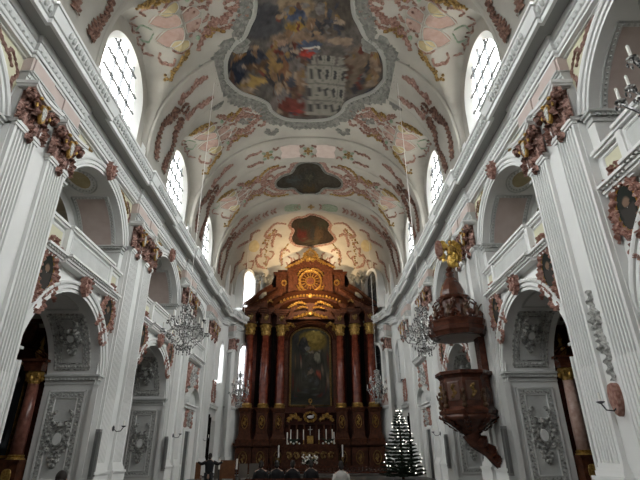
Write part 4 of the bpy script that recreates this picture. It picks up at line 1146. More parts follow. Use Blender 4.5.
for s in (-1, 1):
    T = lambda t, s=s: 90-s*(90-t)
    for y in (29.2, 30.8):
        g = 1 if y > 30 else -1
        m.strip(VB, [(T(63), y), (T(60), y-.2*g), (T(56), y-.1*g), (T(53), y-.3*g)], .15, .08, 3, .45); m.strip(VB, [(T(88), y), (T(85.8), y-.25*g), (T(85.5), y)], .1, .07, 3, .4); m.strip(VB, [(T(73), y), (T(71), y-.3*g), (T(69.5), y)], .1, .07, 3, .4)
m.build('rose_leaf', ROSES, r)
r = thing('vault_band_ornament', 'row of green-grey cartouches and rose sprays on the vault band before the altar', 'stucco ornament', (0, 39, 23.2))
m = MB()
for c in (75.5, 102.5): m.patch(VB, [(c-5, 38.6), (c, 38.4), (c+5, 38.6), (c+6, 39.1), (c+5, 39.6), (c, 39.8), (c-5, 39.6), (c-6, 39.1)], .04, 3)
m.build('green_cartouche', GREEN, r)
m = MB(); m.strip(VB, [(86.5, 39.1), (89, 39.1), (91.5, 39.1)], .13, .08, 4, .4); m.strip(VB, [(89, 38.6), (89, 39.1), (89, 39.6)], .13, .08, 4, .4); m.build('gilt_cross', GOLDP, r)
m = MB()
for s in (-1, 1):
    T = lambda t, s=s: 90-s*(90-t)
    for c in (83, 66, 60, 54, 48, 42, 37):
        m.strip(VB, [(T(c), 38.5), (T(c-2), 39.0), (T(c-.5), 39.5)], .13, .07, 4, .5); m.strip(VB, [(T(c-3), 38.6), (T(c-4), 39.1), (T(c-3), 39.6)], .09, .06, 4, .5)
m.build('rose_spray', ROSES, r)
# apse scrolls
def apse_scroll(lab):
    r = thing('apse_stucco_scrollwork', lab, 'stucco ornament', (5, 44, 20)); m = MB()
    for P in ([(71.5, 42.4), (64, 41.9), (59, 42.4), (54, 43.2), (57, 44.1)], [(66, 44.4), (62, 43.8), (58, 44.6), (56, 45.4)], [(51.6, 41.8), (45.4, 41.5), (42.4, 42.3), (36, 41.8), (30, 41.2)],
              [(47, 44.6), (44, 45.6), (40.5, 45.2), (37, 46.2), (40, 47.0)], [(69.5, 46.7), (64, 46.2), (60, 46.9), (57.6, 47.7)], [(34, 43), (28, 43.6), (22, 43), (15, 43.4), (8, 43.0)]):
        m.strip(V, P, .21, .10, 2.8, .5)
    for (a, b) in ((75, 47.4), (66, 47.6), (52, 46.2), (46, 46.4), (33, 45.4), (27, 44.8), (20, 45.2), (60, 43.3), (50, 44.6)):
        m.strip(V, [(a, b-.5), (a+3, b), (a-2, b+.4), (a-4, b)], .13, .08, 4, .55)
    m.build('rose_scroll', ROSES, r)
    m = MB(); rd = random.Random(9)
    for (a0, b0, a1, b1) in ((55, 44.2, 42, 47.2), (70, 45.6, 56, 47.6), (63, 42.8, 50, 44.2)):
        for k in range(16):
            q = k/15; m.ell(V(a0+(a1-a0)*q+rd.uniform(-1, 1), b0+(b1-b0)*q+rd.uniform(-.12, .12), .05), (.10, .10, .08), 5, 3)
    m.build('gilt_sprays', GOLDP, r)
    m = MB(); m.patch(V, [(46, 43.0), (41, 42.7), (38, 43.6), (42, 44.6), (47, 44.2)], .03, 3); m.build('ochre_panel', YELLOW, r)
    return r
k = apse_scroll('x'); relabel(k, 'rose stucco scrolls and gilt sprays on the right half of the apse vault', 'apse scrollwork')
dup(k, label='rose stucco scrolls and gilt sprays on the left half of the apse vault', mirror=True, group='apse scrollwork')

# ================================================================== HIGH ALTAR (front plane about Y 46)
r = thing('high_altar', 'huge dark red marble high altar with six columns, painting and gilded gable', 'altar', (0, 46, .12)); AL = r
AY = 46.0
def A_(u, v, h=0): return (u, AY-h, v)
m = MB()
m.box(-7.0, 7.0, AY+.2, AY+2.2, .12, 2.3); m.build('lower_base', DMARB2, r)
for s in (-1, 1):
    for i, (x, yo) in enumerate(((5.98, .9), (4.47, .55), (2.95, .2))):
        xx = s*x; yf = AY-yo
        m = MB(); m.box(xx-.72, xx+.72, yf, AY+1, .12, 2.05); m.box(xx-.80, xx+.80, yf-.08, AY+1, .12, .4)
        m.box(xx-.86, xx+.86, yf-.14, AY+1, 2.15, 2.25); m.box(xx-.92, xx+.92, yf-.22, AY+1, 2.25, 2.42); p_ = m.build('base_block', DMARB2, r)
        m = MB(); m.strip(lambda u, v, h: (u, yf-h-.01, v), [(xx+.34*math.cos(t), 1.2+.55*math.sin(t)) for t in [2*pi*k/20 for k in range(21)]], lambda k: .04, .04, res=1)
        m.strip(lambda u, v, h: (u, yf-h-.01, v), [(xx-.08, 1.5), (xx+.12, 1.3), (xx-.06, 1.1), (xx+.04, .85)], .10, .08, 4, .4); m.build('gilt_emblem', GOLDP, p_)
        # pedestal with concave foot
        m = MB(); rows = []
        for (z, e) in ((2.42, .22), (2.7, .24), (2.8, .12), (3.1, .03), (3.3, 0), (5.05, 0), (5.08, .06), (5.2, .08), (5.3, .16), (5.42, .18)):
            a = .52+e; rows.append([(xx-a, AY+1, z), (xx-a, yf-e+.1, z), (xx+a, yf-e+.1, z), (xx+a, AY+1, z)])
        m.grid(rows); m.add(rows[-1], [(0, 1, 2, 3)]); p_ = m.build('pedestal', DMARB2, r)
        m = MB(); G = lambda u, v, h: (u, yf+.09-h, v)
        m.strip(G, [(xx+.26*math.cos(t), 4.2+.55*math.sin(t)) for t in [2*pi*k/20 for k in range(21)]], lambda k: .035, .04, res=1)
        m.strip(G, [(xx-.06, 4.55), (xx+.09, 4.35), (xx-.07, 4.15), (xx+.05, 3.9)], .10, .09, 4, .4); m.ell(G(xx, 4.5, .06), (.08, .06, .1), 7, 4); m.build('gilt_emblem', GOLD, p_)
        # column
        cyy = yf+.45; z0 = 5.42+i*0
        m = MB(); m.lathe([(.50, 5.42), (.50, 5.55), (.44, 5.8), (.42, 6.5), (.42, 8), (.35, 12.3)], (xx, cyy, 0), 22); cc = m.build('column', COLM, r, smooth_=True)
        m = MB(); m.lathe([(.54, 5.43), (.56, 5.5), (.5, 5.56), (.52, 5.64), (.55, 5.7), (.48, 5.78), (.47, 5.84), (.43, 5.86)], (xx, cyy, 0), 20); m.build('gilt_base', GOLD, cc)
        m = MB(); m.lathe([(.36, 12.28), (.40, 12.34), (.36, 12.4), (.38, 12.9), (.5, 13.3), (.44, 13.42)], (xx, cyy, 0), 14)
        for k in range(9):
            a = 2*pi*k/9; 
            for (zz, rr, sz) in ((12.5, .40, .16), (12.88, .44, .17), (13.24, .54, .13)): m.ell((xx+rr*math.cos(a+zz), cyy+rr*math.sin(a+zz), zz), (.09, .09, sz), 6, 4)
        m.build('gilt_capital', GOLD, cc)
        # entablature block over the column
        m = MB()
        for (z_a, z_b, e) in ((13.42, 13.6, .02), (13.6, 14.35, -.05), (14.35, 14.5, .08), (14.5, 14.66, .24), (14.66, 14.85, .34)): m.box(xx-.5-e, xx+.5+e, cyy-.5-e, AY+1.5, z_a, z_b)
        e_ = m.build('entablature_block', DMARB2, r)
        m = MB(); m.strip(lambda u, v, h: (u, cyy-.46-h, v), [(xx-.2, 14.2), (xx, 13.8), (xx+.2, 14.2), (xx, 14.3)], .09, .12, 4, .4); m.ell((xx, cyy-.52, 14.05), (.14, .1, .16), 8, 5); m.build('cherub_head', GOLDP, e_)
m = MB(); m.box(-6.5, 6.5, AY+.3, AY+1.6, 2.3, 5.45); m.box(-6.4, 6.4, AY+.75, AY+1.6, 5.4, 14.5); m.build('back_wall', DMARB, r)
m = MB()
for s in (-1, 1):      # pilasters behind the columns
    for x in (6.55, 5.2, 3.7, 2.42): m.box(min(s*x-.16, s*x+.16), max(s*x-.16, s*x+.16), AY+.45, AY+.8, 5.42, 13.5)
m.build('rear_pilaster', DMARB2, r)
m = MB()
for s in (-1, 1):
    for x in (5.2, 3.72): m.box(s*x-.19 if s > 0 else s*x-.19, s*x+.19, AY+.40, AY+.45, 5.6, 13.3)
m.build('gap_shade', DARK, r)  # near-black strips put in for the shade between the columns
# central arch over the painting
m = MB(); n = 24
arc = [(2.45*math.cos(pi*k/n), 12.0+1.65*math.sin(pi*k/n)) for k in range(n+1)]
m.strip(lambda u, v, h: A_(u, v, h-.3), arc, lambda k: .28, .35, res=1); m.box(-2.6, 2.6, AY-.1, AY+.6, 13.95, 14.2); m.build('painting_arch', DMARB2, r)
m = MB()
for s in (-1, 1): m.strip(lambda u, v, h: A_(u, v, h), [(s*1.55, 13.1), (s*2.0, 13.5), (s*2.4, 13.2), (s*2.2, 12.8)], .18, .18, 3, .4)
m.strip(lambda u, v, h: A_(u, v, h+.1), [(-1.8, 14.05), (-.9, 14.3), (0, 14.55), (.9, 14.3), (1.8, 14.05)], .22, .2, 2.5, .45); m.ell(A_(0, 14.5, .3), (.35, .2, .25), 10, 6)
m.build('gilt_scrolls', GOLD, r)
# curved pediment: two mouldings and sloping wings
m = MB(); n = 30
for (w_, z0, hgt, ww, dep) in ((3.1, 14.75, 1.15, .18, .9), (3.9, 15.2, 1.5, .22, 1.1)):
    arc = [(w_*math.cos(pi*k/n), z0+hgt*math.sin(pi*k/n)**1.2) for k in range(n+1)]
    m.strip(lambda u, v, h: A_(u, v, h-.2), arc, lambda k: ww, dep, res=1)
    m.patch(lambda u, v, h: A_(u, v, h-.5), arc+[(-w_, z0-.5), (w_, z0-.5)], .3, 1)
m.build('arched_pediment', DMARB2, r)
m = MB()
for x in range(-9, 10):
    z = 14.95+1.2*math.sqrt(max(0, 1-(x/10)**2)); m.strip(lambda u, v, h: A_(u, v, h+.75), [(x*.33-.12, z), (x*.33, z+.16), (x*.33+.12, z)], .09, .12, 4, .4, 4)
m.ell(A_(0, 16.2, .9), (.22, .15, .25), 10, 6)
for s in (-1, 1):
    m.strip(lambda u, v, h: A_(u, v, h+.75), [(s*.4, 15.3), (s*1.0, 15.55), (s*1.7, 15.3), (s*2.3, 14.95)], .14, .12, 4, .55)
    m.strip(lambda u, v, h: A_(u, v, h+.75), [(s*.2, 14.95), (s*.8, 15.05), (s*1.4, 14.85)], .12, .12, 4, .55)
m.build('gilt_garland', GOLD, r)
m = MB()
for s in (-1, 1):
    rows = []
    for (u, v) in ((6.75, 14.85), (6.7, 15.2), (6.2, 15.5), (5.0, 16.55), (4.0, 17.15)):
        rows.append([(s*u, AY-1.25, v), (s*u, AY-1.25, v+.22), (s*(u-.05), AY+1.2, v+.5), (s*(u-.05), AY+1.2, v)])
    m.grid(rows, closed_u=True, capr=True)
    m.box(min(s*5.1, s*6.8), max(s*5.1, s*6.8), AY-1.2, AY+1.2, 14.7, 14.95)
m.build('sloping_wing', DMARB2, r)
# attic
m = MB(); m.box(-3.6, 3.6, AY+.3, AY+1.6, 14.6, 17.0); m.box(-2.3, 2.3, AY+.1, AY+1.6, 14.0, 16.0)
for s in (-1, 1): m.patch(lambda u, v, h: (u, AY+1.2-h, v), [(s*6.6, 14.9), (s*6.5, 15.5), (s*5.6, 16.3), (s*4.9, 16.9), (s*4.0, 17.4), (s*2.8, 17.4), (s*2.8, 14.9)], 1.5, 1)
m.build('attic_base', DMARB2, r, whole=True)
m = MB()
m.box(-2.25, 2.25, AY+.2, AY+1.3, 16.5, 19.5)
for s in (-1, 1):
    m.box(min(s*1.95, s*2.35), max(s*1.95, s*2.35), AY-.05, AY+.4, 16.6, 19.2); m.box(min(s*1.85, s*2.45), max(s*1.85, s*2.45), AY-.15, AY+.4, 19.2, 19.5); m.box(min(s*1.85, s*2.45), max(s*1.85, s*2.45), AY-.12, AY+.4, 16.6, 16.85)
    m.box(min(s*2.2, s*3.6), max(s*2.2, s*3.6), AY+.4, AY+1.2, 16.9, 18.9); m.box(min(s*3.15, s*3.65), max(s*3.15, s*3.65), AY+.25, AY+1.2, 16.9, 18.9)
    m.box(min(s*2.2, s*3.8), max(s*2.2, s*3.8), AY+.2, AY+1.2, 18.9, 19.05); m.box(min(s*2.2, s*3.95), max(s*2.2, s*3.95), AY+.1, AY+1.2, 19.05, 19.2); m.box(min(s*2.3, s*3.5), max(s*2.3, s*3.5), AY+.3, AY+1.2, 19.2, 19.5)
n = 30
arc = [(2.5*math.cos(pi*k/n), 19.45+1.2*math.sin(pi*k/n)**1.3) for k in range(n+1)]
m.patch(lambda u, v, h: A_(u, v, h-.6), arc+[(-2.5, 19.2), (2.5, 19.2)], .6, 1)
m.strip(lambda u, v, h: A_(u, v, h-.1), arc, lambda k: .16, .4, res=1); m.build('attic', DMARB2, r, whole=True)
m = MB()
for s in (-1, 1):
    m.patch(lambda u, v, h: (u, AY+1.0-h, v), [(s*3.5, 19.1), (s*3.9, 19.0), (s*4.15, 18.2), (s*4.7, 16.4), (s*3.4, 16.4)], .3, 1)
m.build('attic_side_shade', DARK, r)  # near-black sheets stand in for the shaded sides of the attic
m = MB()
for k, (z, d) in enumerate(((15.25, .5), (15.75, .35), (16.3, .2))):
    for s in (-1, 1): m.strip(lambda u, v, h: (u, AY-.35-d-h, v), [(s*(6.4-k*.8), z-.2), (s*(5.4-k*.7), z+.25), (s*(4.3-k*.6), z+.75)], lambda q: .10, .18, res=4)
m.build('roof_moulding', DMARB2, r)
m = MB()
for s in (-1, 1):
    for x in (5.3, 4.1): m.strip(lambda u, v, h: (u, AY-.75-h, v), [(s*x-.3, 15.5), (s*x, 15.75), (s*x+.3, 15.5)], .10, .12, 4, .5)
m.build('gilt_sprig', GOLDP, r)
# gilded wheel emblem
em = MB(); em.strip(lambda u, v, h: A_(u, v, h+.1), [(1.15*math.cos(t), 18.05+1.15*math.sin(t)) for t in [2*pi*k/40 for k in range(41)]], lambda k: .13, .16, 3, .5, 1)
for k in range(16):
    t = 2*pi*k/16; em.strip(lambda u, v, h: A_(u, v, h+.12), [(.5*math.cos(t), 18.05+.5*math.sin(t)), (.75*math.cos(t), 18.05+.75*math.sin(t)), (.98*math.cos(t), 18.05+.98*math.sin(t))], .05, .07, 0, 0, 2)
em.strip(lambda u, v, h: A_(u, v, h+.12), [(.48*math.cos(t), 18.05+.48*math.sin(t)) for t in [2*pi*k/30 for k in range(31)]], lambda k: .06, .08, res=1)
for s in (-1, 1):
    em.strip(lambda u, v, h: A_(u, v, h+.1), [(s*.1, 16.75), (s*.6, 16.8), (s*1.1, 17.1), (s*1.45, 17.6)], .12, .16, 4, .5)
    em.strip(lambda u, v, h: A_(u, v, h+.1), [(s*.1, 19.45), (s*.6, 19.4), (s*1.1, 19.1), (s*1.4, 18.6)], .10, .14, 4, .5)
    em.strip(lambda u, v, h: A_(u, v, h-.3), [(s*2.8+.24*math.cos(t), 18.0+.28*math.sin(t)) for t in [2*pi*k/14 for k in range(15)]], lambda k: .08, .1, 4, .5, 1)
em.build('gilt_wheel_emblem', GOLD, r)
m = MB(); m.patch(lambda u, v, h: A_(u, v, h+.05), [(.42*math.cos(t), 18.05+.42*math.sin(t)) for t in [2*pi*k/20 for k in range(20)]], .12, 1); m.build('emblem_centre', DMARB2, r)
m = MB()
for s in (-1, 1):
    m.strip(lambda u, v, h: A_(u, v, h+.15), [(s*.1, 21.6), (s*.55, 21.2), (s*.75, 20.6), (s*1.2, 20.25), (s*1.7, 19.95)], .20, .18, 3.5, .55)
    m.strip(lambda u, v, h: A_(u, v, h+.3), [(s*.1, 20.2), (s*.4, 20.6), (s*.3, 21.0)], .2, .2, 3, .45)
    m.strip(lambda u, v, h: A_(u, v, h+.2), [(s*1.7, 20.0), (s*2.2, 19.75), (s*2.7, 19.5)], .13, .12, 3, .45)
m.ell(A_(0, 20.6, .3), (.22, .2, .28), 10, 6)
for k in range(13):
    t = pi*k/12; m.strip(lambda u, v, h: A_(u, v, h+.2), [(.25*math.cos(t), 20.6+.3*math.sin(t)), (.5*math.cos(t), 20.6+.6*math.sin(t)), (.72*math.cos(t), 20.6+.85*math.sin(t))], .05, .08, 0, 0, 2)
m.ell(A_(0, 21.7, .2), (.16, .12, .22), 8, 5); m.build('gilt_crest', GOLD, r)
# altarpiece painting
AP = [(-1.98, 5.7), (-1.98, 12.1)]+[(-1.98*math.cos(pi*k/16), 12.1+1.15*math.sin(pi*k/16)) for k in range(1, 16)]+[(1.98, 12.1), (1.98, 5.7)]
rd = random.Random(21); bl = []
for _ in range(46):
    z = rd.uniform(5.8, 11); bl.append((rd.uniform(-1.8, 1.8), z, rd.uniform(.08, .26), rd.uniform(.08, .28), rd.choice([(.10, .07, .05), (.05, .05, .05), (.14, .10, .075), (.08, .02, .015), (.05, .06, .045), (.16, .14, .12), (.03, .03, .035)])))
bl += [(.2, 11.9, 1.6, 1.15, (.11, .075, .018)), (.4, 12.3, 1.0, .65, (.17, .12, .03)), (-.65, 11.5, .6, .85, (.022, .02, .02)), (-.55, 12.1, .16, .2, (.06, .05, .04)), (-.3, 11.2, .35, .2, (.12, .11, .1)), (-1.1, 10.0, .4, .18, (.16, .09, .04)), (.7, 10.3, .35, .45, (.13, .12, .09)), (.9, 8.6, .5, .12, (.22, .05, .03)), (-1.5, 12.0, .3, .6, (.03, .028, .025))]
ap = paint(bl, (.018, .017, .014), (.045, .042, .032), 1.1, .35)
P = smooth(AP+[AP[0]], 6); rows = []; cs = []
for i in range(46):
    q = max(.004, i/45); row = []
    for p_ in P:
        u, v = p_[0]*q, 9.2+(p_[1]-9.2)*q; row.append(A_(u, v, -.62)); cs.append(ap(u, v))
    rows.append(row)
m = MB(); m.grid(rows); m.build('altar_painting', OIL, r, colors=cs)
m = MB(); m.strip(lambda u, v, h: A_(u, v, h-.62), AP+[AP[0]], lambda k: .09, .12, 0, 0, 1); m.build('painting_frame', GOLDP, r)
# predella and tabernacle
m = MB(); m.box(-2.35, 2.35, AY-.25, AY+.8, 5.0, 5.45); m.box(-2.3, 2.3, AY+.1, AY+.8, 2.3, 5.0); m.box(-.7, .7, AY-.6, AY, 4.9, 5.3); m.box(-2.2, 2.2, AY-.35, AY+.2, 3.95, 4.12); m.build('predella', DMARB, r)
m = MB(); m.lathe([(.55, 5.3), (.5, 5.5), (.2, 5.62), (.1, 5.7)], (0, AY-.3, 0), 14); m.build('tabernacle_dome', DMARB2, r)
m = MB(); F = lambda u, v, h: A_(u, v, h+.55)
m.strip(F, [(.52*math.cos(t), 4.62+.4*math.sin(t)) for t in [2*pi*k/24 for k in range(25)]], lambda k: .12, .12, 3, .4, 1)
for s in (-1, 1):
    m.strip(F, [(s*.8, 4.3), (s*1.15, 4.5), (s*1.5, 4.75), (s*1.9, 4.5), (s*2.1, 4.2)], .2, .12, 3, .5)
m.build('gilt_ornament', GOLD, r)
m = MB(); m.ell(A_(.02, 4.6, .62), (.32, .08, .15), 10, 6); m.ell(A_(.30, 4.74, .64), (.10, .08, .09), 8, 5); m.build('silver_lamb', mat('silver', (.6, .6, .62), .35, .5), r)
m = MB(); m.lathe([(.1, 5.62), (.04, 5.7), (.04, 5.85), (.02, 5.9)], (0, AY-.3, 0), 8)
m.strip(lambda u, v, h: A_(u, v, h+.3), [(.13*math.cos(t), 6.05+.15*math.sin(t)) for t in [2*pi*k/14 for k in range(15)]], lambda k: .06, .06, 6, .4, 1); m.build('monstrance', GOLD, r)
for x in (-1.9, -1.25, -.55, .55, 1.25, 1.9):
    m = MB(); m.lathe([(.09, 2.3), (.07, 2.5), (.06, 3.6), (.09, 3.95)], (x, AY-.5, 0), 10); m.build('tabernacle_colonnette', DMARB2, r)
m = MB(); m.box(-.28, .28, AY-.56, AY-.3, 2.35, 3.0); m.build('tabernacle_door', GOLD, r)
m = MB(); m.box(-.03, .03, AY-.66, AY-.6, 3.05, 3.8); m.box(-.2, .2, AY-.66, AY-.6, 3.5, 3.56); m.build('crucifix', mat('pale_silver', (.5, .47, .42), .4, .4), r)
# candles, flowers, altar table
cnd = thing('altar_candle', 'x', 'candle', (0, AY-.9, 2.3))
m = MB(); m.lathe([(.10, 2.3), (.03, 2.36), (.03, 2.6), (.07, 2.66)], (0, AY-.9, 0), 8); m.build('holder', GOLD, cnd)
m = MB(); m.lathe([(.05, 2.66), (.05, 3.5), (.01, 3.54)], (0, AY-.9, 0), 8); m.build('wax', CANDLE, cnd)
xs = [-1.75, -1.15, -.6, .8, 1.45, 2.0]; ords = ['leftmost', 'second from left', 'third from left', 'third from right', 'second from right', 'rightmost']
for i, x in enumerate(xs):
    lab = 'white altar candle before the tabernacle, %s of the six' % ords[i]
    if i == 0: cnd.location.x = x; relabel(cnd, lab, 'altar candles')
    else: dup(cnd, loc=(x, AY-.9, 2.3), label=lab, group='altar candles')
for i, (s, x) in enumerate(((-1, -2.75), (1, 2.85))):
    c = thing('tall_candle', 'tall white candle at the %s end of the high altar table' % ('left' if s < 0 else 'right'), 'candle', (x, AY-1.6, .12)); 
    m = MB(); m.lathe([(.12, .12), (.05, .25), (.05, 1.2), (.1, 1.25)], (x, AY-1.6, 0), 8); m.build('stand', GOLDP, c)
    m = MB(); m.lathe([(.065, 1.25), (.065, 2.2), (.02, 2.24)], (x, AY-1.6, 0), 8); m.build('wax', CANDLE, c)
for i, (x, z) in enumerate(((-2.05, 2.3), (2.15, 2.3))):
    c = thing('altar_candle', 'white candle beside the green plant, outer %s of the altar' % ('left' if x < 0 else 'right'), 'candle', (x, AY-1.0, z)); m = MB(); m.lathe([(.06, z), (.06, z+.95), (.02, z+1)], (x, AY-1.0, 0), 8); m.build('wax', CANDLE, c)
t_ = thing('altar_table', 'long dark altar table with gilded scroll front below the tabernacle', 'altar table', (0, AY-1.2, .12))
m = MB(); m.box(-2.5, 2.5, AY-1.5, AY-.1, .12, 1.9); m.box(-2.6, 2.6, AY-1.6, AY-.1, 1.9, 2.05); m.box(-2.4, 2.4, AY-1.1, AY+.1, 2.05, 2.3); m.build('block', DMARB2, t_)
m = MB(); F = lambda u, v, h: (u, AY-1.52-h, v)
for s in (-1, 1):
    for c in (.55, 1.2, 1.85): m.strip(F, [(s*c+p[0]-0, p[1]) for p in spiral((0, 1.35), .30, .06, .5, 1.1, 12, s)], .09, .07, 4, .4, 3)
m.strip(F, [(.3*math.cos(t), 1.3+.3*math.sin(t)) for t in [2*pi*k/18 for k in range(19)]], lambda k: .07, .07, 4, .4, 1); m.build('gilt_scrolls', GOLDP, t_)
for i, x in enumerate((-1.45, 1.65)):
    c = thing('altar_plant', 'dark green plant with white flowers, %s of the tabernacle' % ('left' if x < 0 else 'right'), 'plant', (x, AY-1.15, 2.3)); m = MB(); rd = random.Random(i)
    for _ in range(60):
        a = rd.uniform(0, 2*pi); e = rd.uniform(.1, .75); m.strip(lambda u, v, h: (x+u, AY-1.15-.2*math.sin(a)-h, 2.3+v), [(0, .0), (e*.45*math.cos(a), e*.5), (e*.85*math.cos(a), e*.62)], .05, .02, 0, 0, 3)
    m.build('foliage', FIR, c)
    m = MB()
    for k in range(5): m.ell((x-.5+.25*k, AY-1.5, 2.35+.12*(k % 2)), (.09, .07, .08), 6, 4)
    m.build('flowers', CANDLE, c)
# statues standing beside the gable
def statue(lab, x):
    s_ = thing('angel_statue', lab, 'statue', (x, 45.6, 16.2)); m = MB(); y = 45.6; s = 1 if x > 0 else -1
    m.lathe([(.38, 15.9), (.42, 16.2), (.34, 16.8), (.28, 17.4), (.30, 17.9), (.34, 18.25), (.16, 18.45), (.10, 18.5)], (x, y, 0), 14, 1, .7)
    m.ell((x, y-.03, 18.68), (.15, .16, .19), 10, 7)
    m.tube([(x-s*.28, y, 18.2), (x-s*.5, y-.1, 18.0), (x-s*.55, y-.3, 18.4)], [.10, .08, .06], 7); m.tube([(x+s*.28, y, 18.2), (x+s*.52, y-.05, 17.9), (x+s*.42, y-.3, 17.6)], [.10, .08, .06], 7)
    m.build('body', GREY, s_, smooth_=True)
    m = MB()
    for q in (-1, 1): m.strip(lambda u, v, h: (u, y+.18-h, v), [(x+q*.15, 18.1), (x+q*.5, 18.6), (x+q*.75, 18.4), (x+q*.62, 17.7)], .16, .08, 3, .4)
    m.build('wings', GREY, s_)
    m = MB(); m.box(x-.5, x+.5, y-.4, y+.4, 15.0, 15.92); m.build('plinth', DMARB2, s_)
    return s_
statue('grey stone angel standing on the altar cornice, left of the gable', -4.9)
statue('grey stone angel standing on the altar cornice, right of the gable', 5.0)

# communion rail
r = thing('communion_rail', 'low dark balustrade in front of the high altar steps', 'balustrade', (0, 40.2, .12))
m = MB(); m.box(-6.8, 6.8, 40.05, 40.3, .55, .64); m.box(-6.8, 6.8, 40.0, 40.35, .12, .25); m.build('rail', BROWNWOOD, r)
bal = MB(); bal.lathe([(.06, .25), (.09, .33), (.05, .43), (.08, .5), (.06, .55)], (0, 40.18, 0), 8); bm_ = bal.build('baluster', BROWNWOOD, r)
bm_.location.x = -6.6
for k in range(1, 45):
    if abs(-6.6+.3*k) < .7: continue
    c = bm_.copy(); col.objects.link(c); c.parent = r; c.location.x = -6.6+.3*k

# ================================================================== PULPIT
r = thing('pulpit', 'dark brown carved pulpit with tailed base hanging on the right pier', 'pulpit', (8, 20.5, 1.3))
PXc, PYc = 6.95, 20.5
m = MB(); S8 = 8
def bulge(prof, M_, nm, par, seg=8, a0=pi/8, sx=1, c=(PXc, PYc, 0), sm=False):
    m = MB(); m.lathe(prof, c, seg, a0=a0); return m.build(nm, M_, par, smooth_=sm)
bulge([(1.0, 2.95), (1.18, 3.0), (1.22, 3.12), (1.12, 3.2), (1.05, 3.28), (1.08, 3.9), (1.04, 4.4), (1.12, 4.5), (1.22, 4.55), (1.22, 4.68), (1.05, 4.7)], BROWNWOOD, 'parapet', r)
bulge([(.25, 2.2), (.45, 2.3), (.62, 2.5), (.95, 2.72), (1.15, 2.85), (1.1, 2.98)], BROWNWOOD, 'bowl', r, 16, sm=True)
m = MB()
for k in range(8):
    a = 2*pi*k/8+pi/8; m.strip(lambda u, v, h: (PXc+(v+h)*math.cos(a), PYc+(v+h)*math.sin(a), u), [(2.35, .5), (2.6, .85), (2.85, 1.12), (2.98, 1.2)], .14, .1, 4, .4)
m.build('bowl_leaves', BROWNWOOD, r)
m = MB()
pts = [(PXc, PYc, 2.3), (PXc+.12, PYc, 2.0), (PXc+.35, PYc, 1.9), (PXc+.45, PYc, 1.72), (PXc+.68, PYc, 1.6), (PXc+.8, PYc, 1.35), (PXc+.92, PYc, 1.2), (PXc+1.0, PYc, .85)]
m.tube(pts, [.42, .32, .38, .27, .30, .24, .24, .02], 12)
for k in range(5):
    q = Vector(pts[k+1]); m.strip(lambda u, v, h: (q.x+u*.6, q.y-.2-h, q.z+v), [(-.25, .12), (0, -.06), (.2, .1)], .12, .14, 5, .5)
m.build('scrolled_tail', BROWNWOOD, r)
for k in range(8):
    a = 2*pi*k/8
    if math.cos(a) > .5: continue
    m = MB(); cx, cy = PXc+.98*math.cos(a), PYc+.98*math.sin(a); tx, ty = -math.sin(a), math.cos(a)
    G = lambda u, v, h: (cx+tx*u+math.cos(a)*(h+.02), cy+ty*u+math.sin(a)*(h+.02), v)
    m.patch(G, [(-.26, 3.5), (.26, 3.5), (.26, 4.25), (-.26, 4.25)], .03, 1); p_ = m.build('relief_panel', mat('brown_panel', (.10, .05, .035), .35) if k == 2 else bpy.data.materials.get('brown_panel') or BROWNWOOD, r)
    m = MB(); m.strip(G, [(-.1, 3.6), (.05, 3.8), (-.05, 4.0), (.08, 4.15)], .09, .09, 5, .4); m.ell(G(0, 4.08, .08), (.06, .06, .07), 6, 4); m.build('gilt_figure', GOLDP, p_)
m = MB(); rd = random.Random(4)
for k in range(8):
    a = 2*pi*k/8+pi/8
    if math.cos(a) > .7: continue
    x, y = PXc+1.1*math.cos(a), PYc+1.1*math.sin(a); m.ell((x, y, 3.55), (.1, .1, .2), 8, 5); m.ell((x, y, 3.85), (.085, .085, .1), 8, 5); m.tube([(x, y, 3.7), (x-.12, y-.08, 3.6), (x-.16, y-.1, 3.8)], [.05, .04, .03], 5); m.ell((x, y, 3.3), (.12, .12, .1), 8, 5)
m.build('carved_putti', mat('dark_bronze', (.10, .055, .03), .35, .4), r)
m = MB(); m.box(7.72, 8.0, PYc-.28, PYc+.28, 4.6, 6.25); m.build('back_board', BROWNWOOD, r)
c_ = thing('pulpit_canopy', 'dark brown sounding board with dome above the pulpit', 'pulpit canopy', (8, 20.5, 6.2)); r = c_
CX = 6.95
bulge([(1.02, 6.22), (1.2, 6.2), (1.26, 6.32), (1.32, 6.4), (1.34, 6.55), (1.26, 6.6), (1.3, 6.75), (1.36, 6.85), (1.2, 6.95), (.85, 7.0), (.75, 7.1)], BROWNWOOD, 'sounding_board', r, 10)
m = MB(); m.lathe([(.9, 6.205), (.95, 6.2), (.95, 6.215), (.01, 6.215)], (CX, PYc, 0), 20); m.build('underside_disc', mat('pale_grey_disc', (.30, .27, .25), .6), r)
bulge([(.72, 7.0), (.7, 7.6), (.62, 7.9), (.74, 7.95), (.78, 8.05), (.6, 8.15), (.55, 8.4), (.42, 8.75), (.26, 9.0), (.15, 9.1), (.2, 9.2), (.22, 9.3), (.1, 9.4), (.18, 9.5), (.1, 9.6)], BROWNWOOD, 'dome', r, 10)
m = MB()
for k in range(10):
    a = 2*pi*k/10; x, y = CX+1.12*math.cos(a), PYc+1.12*math.sin(a)
    m.strip(lambda u, v, h: (x+math.cos(a)*h-math.sin(a)*u, y+math.sin(a)*h+math.cos(a)*u, v), [(-.2, 6.95), (0, 7.2), (.2, 6.95), (.05, 6.75)], .1, .1, 5, .4)
    m.strip(lambda u, v, h: (CX+(u+h)*math.cos(a), PYc+(u+h)*math.sin(a), v), [(1.1, 6.95), (.85, 7.3), (.95, 7.7), (.7, 7.95)], .09, .08, 4, .4)
m.build('carved_volutes', BROWNWOOD, r)
m = MB()
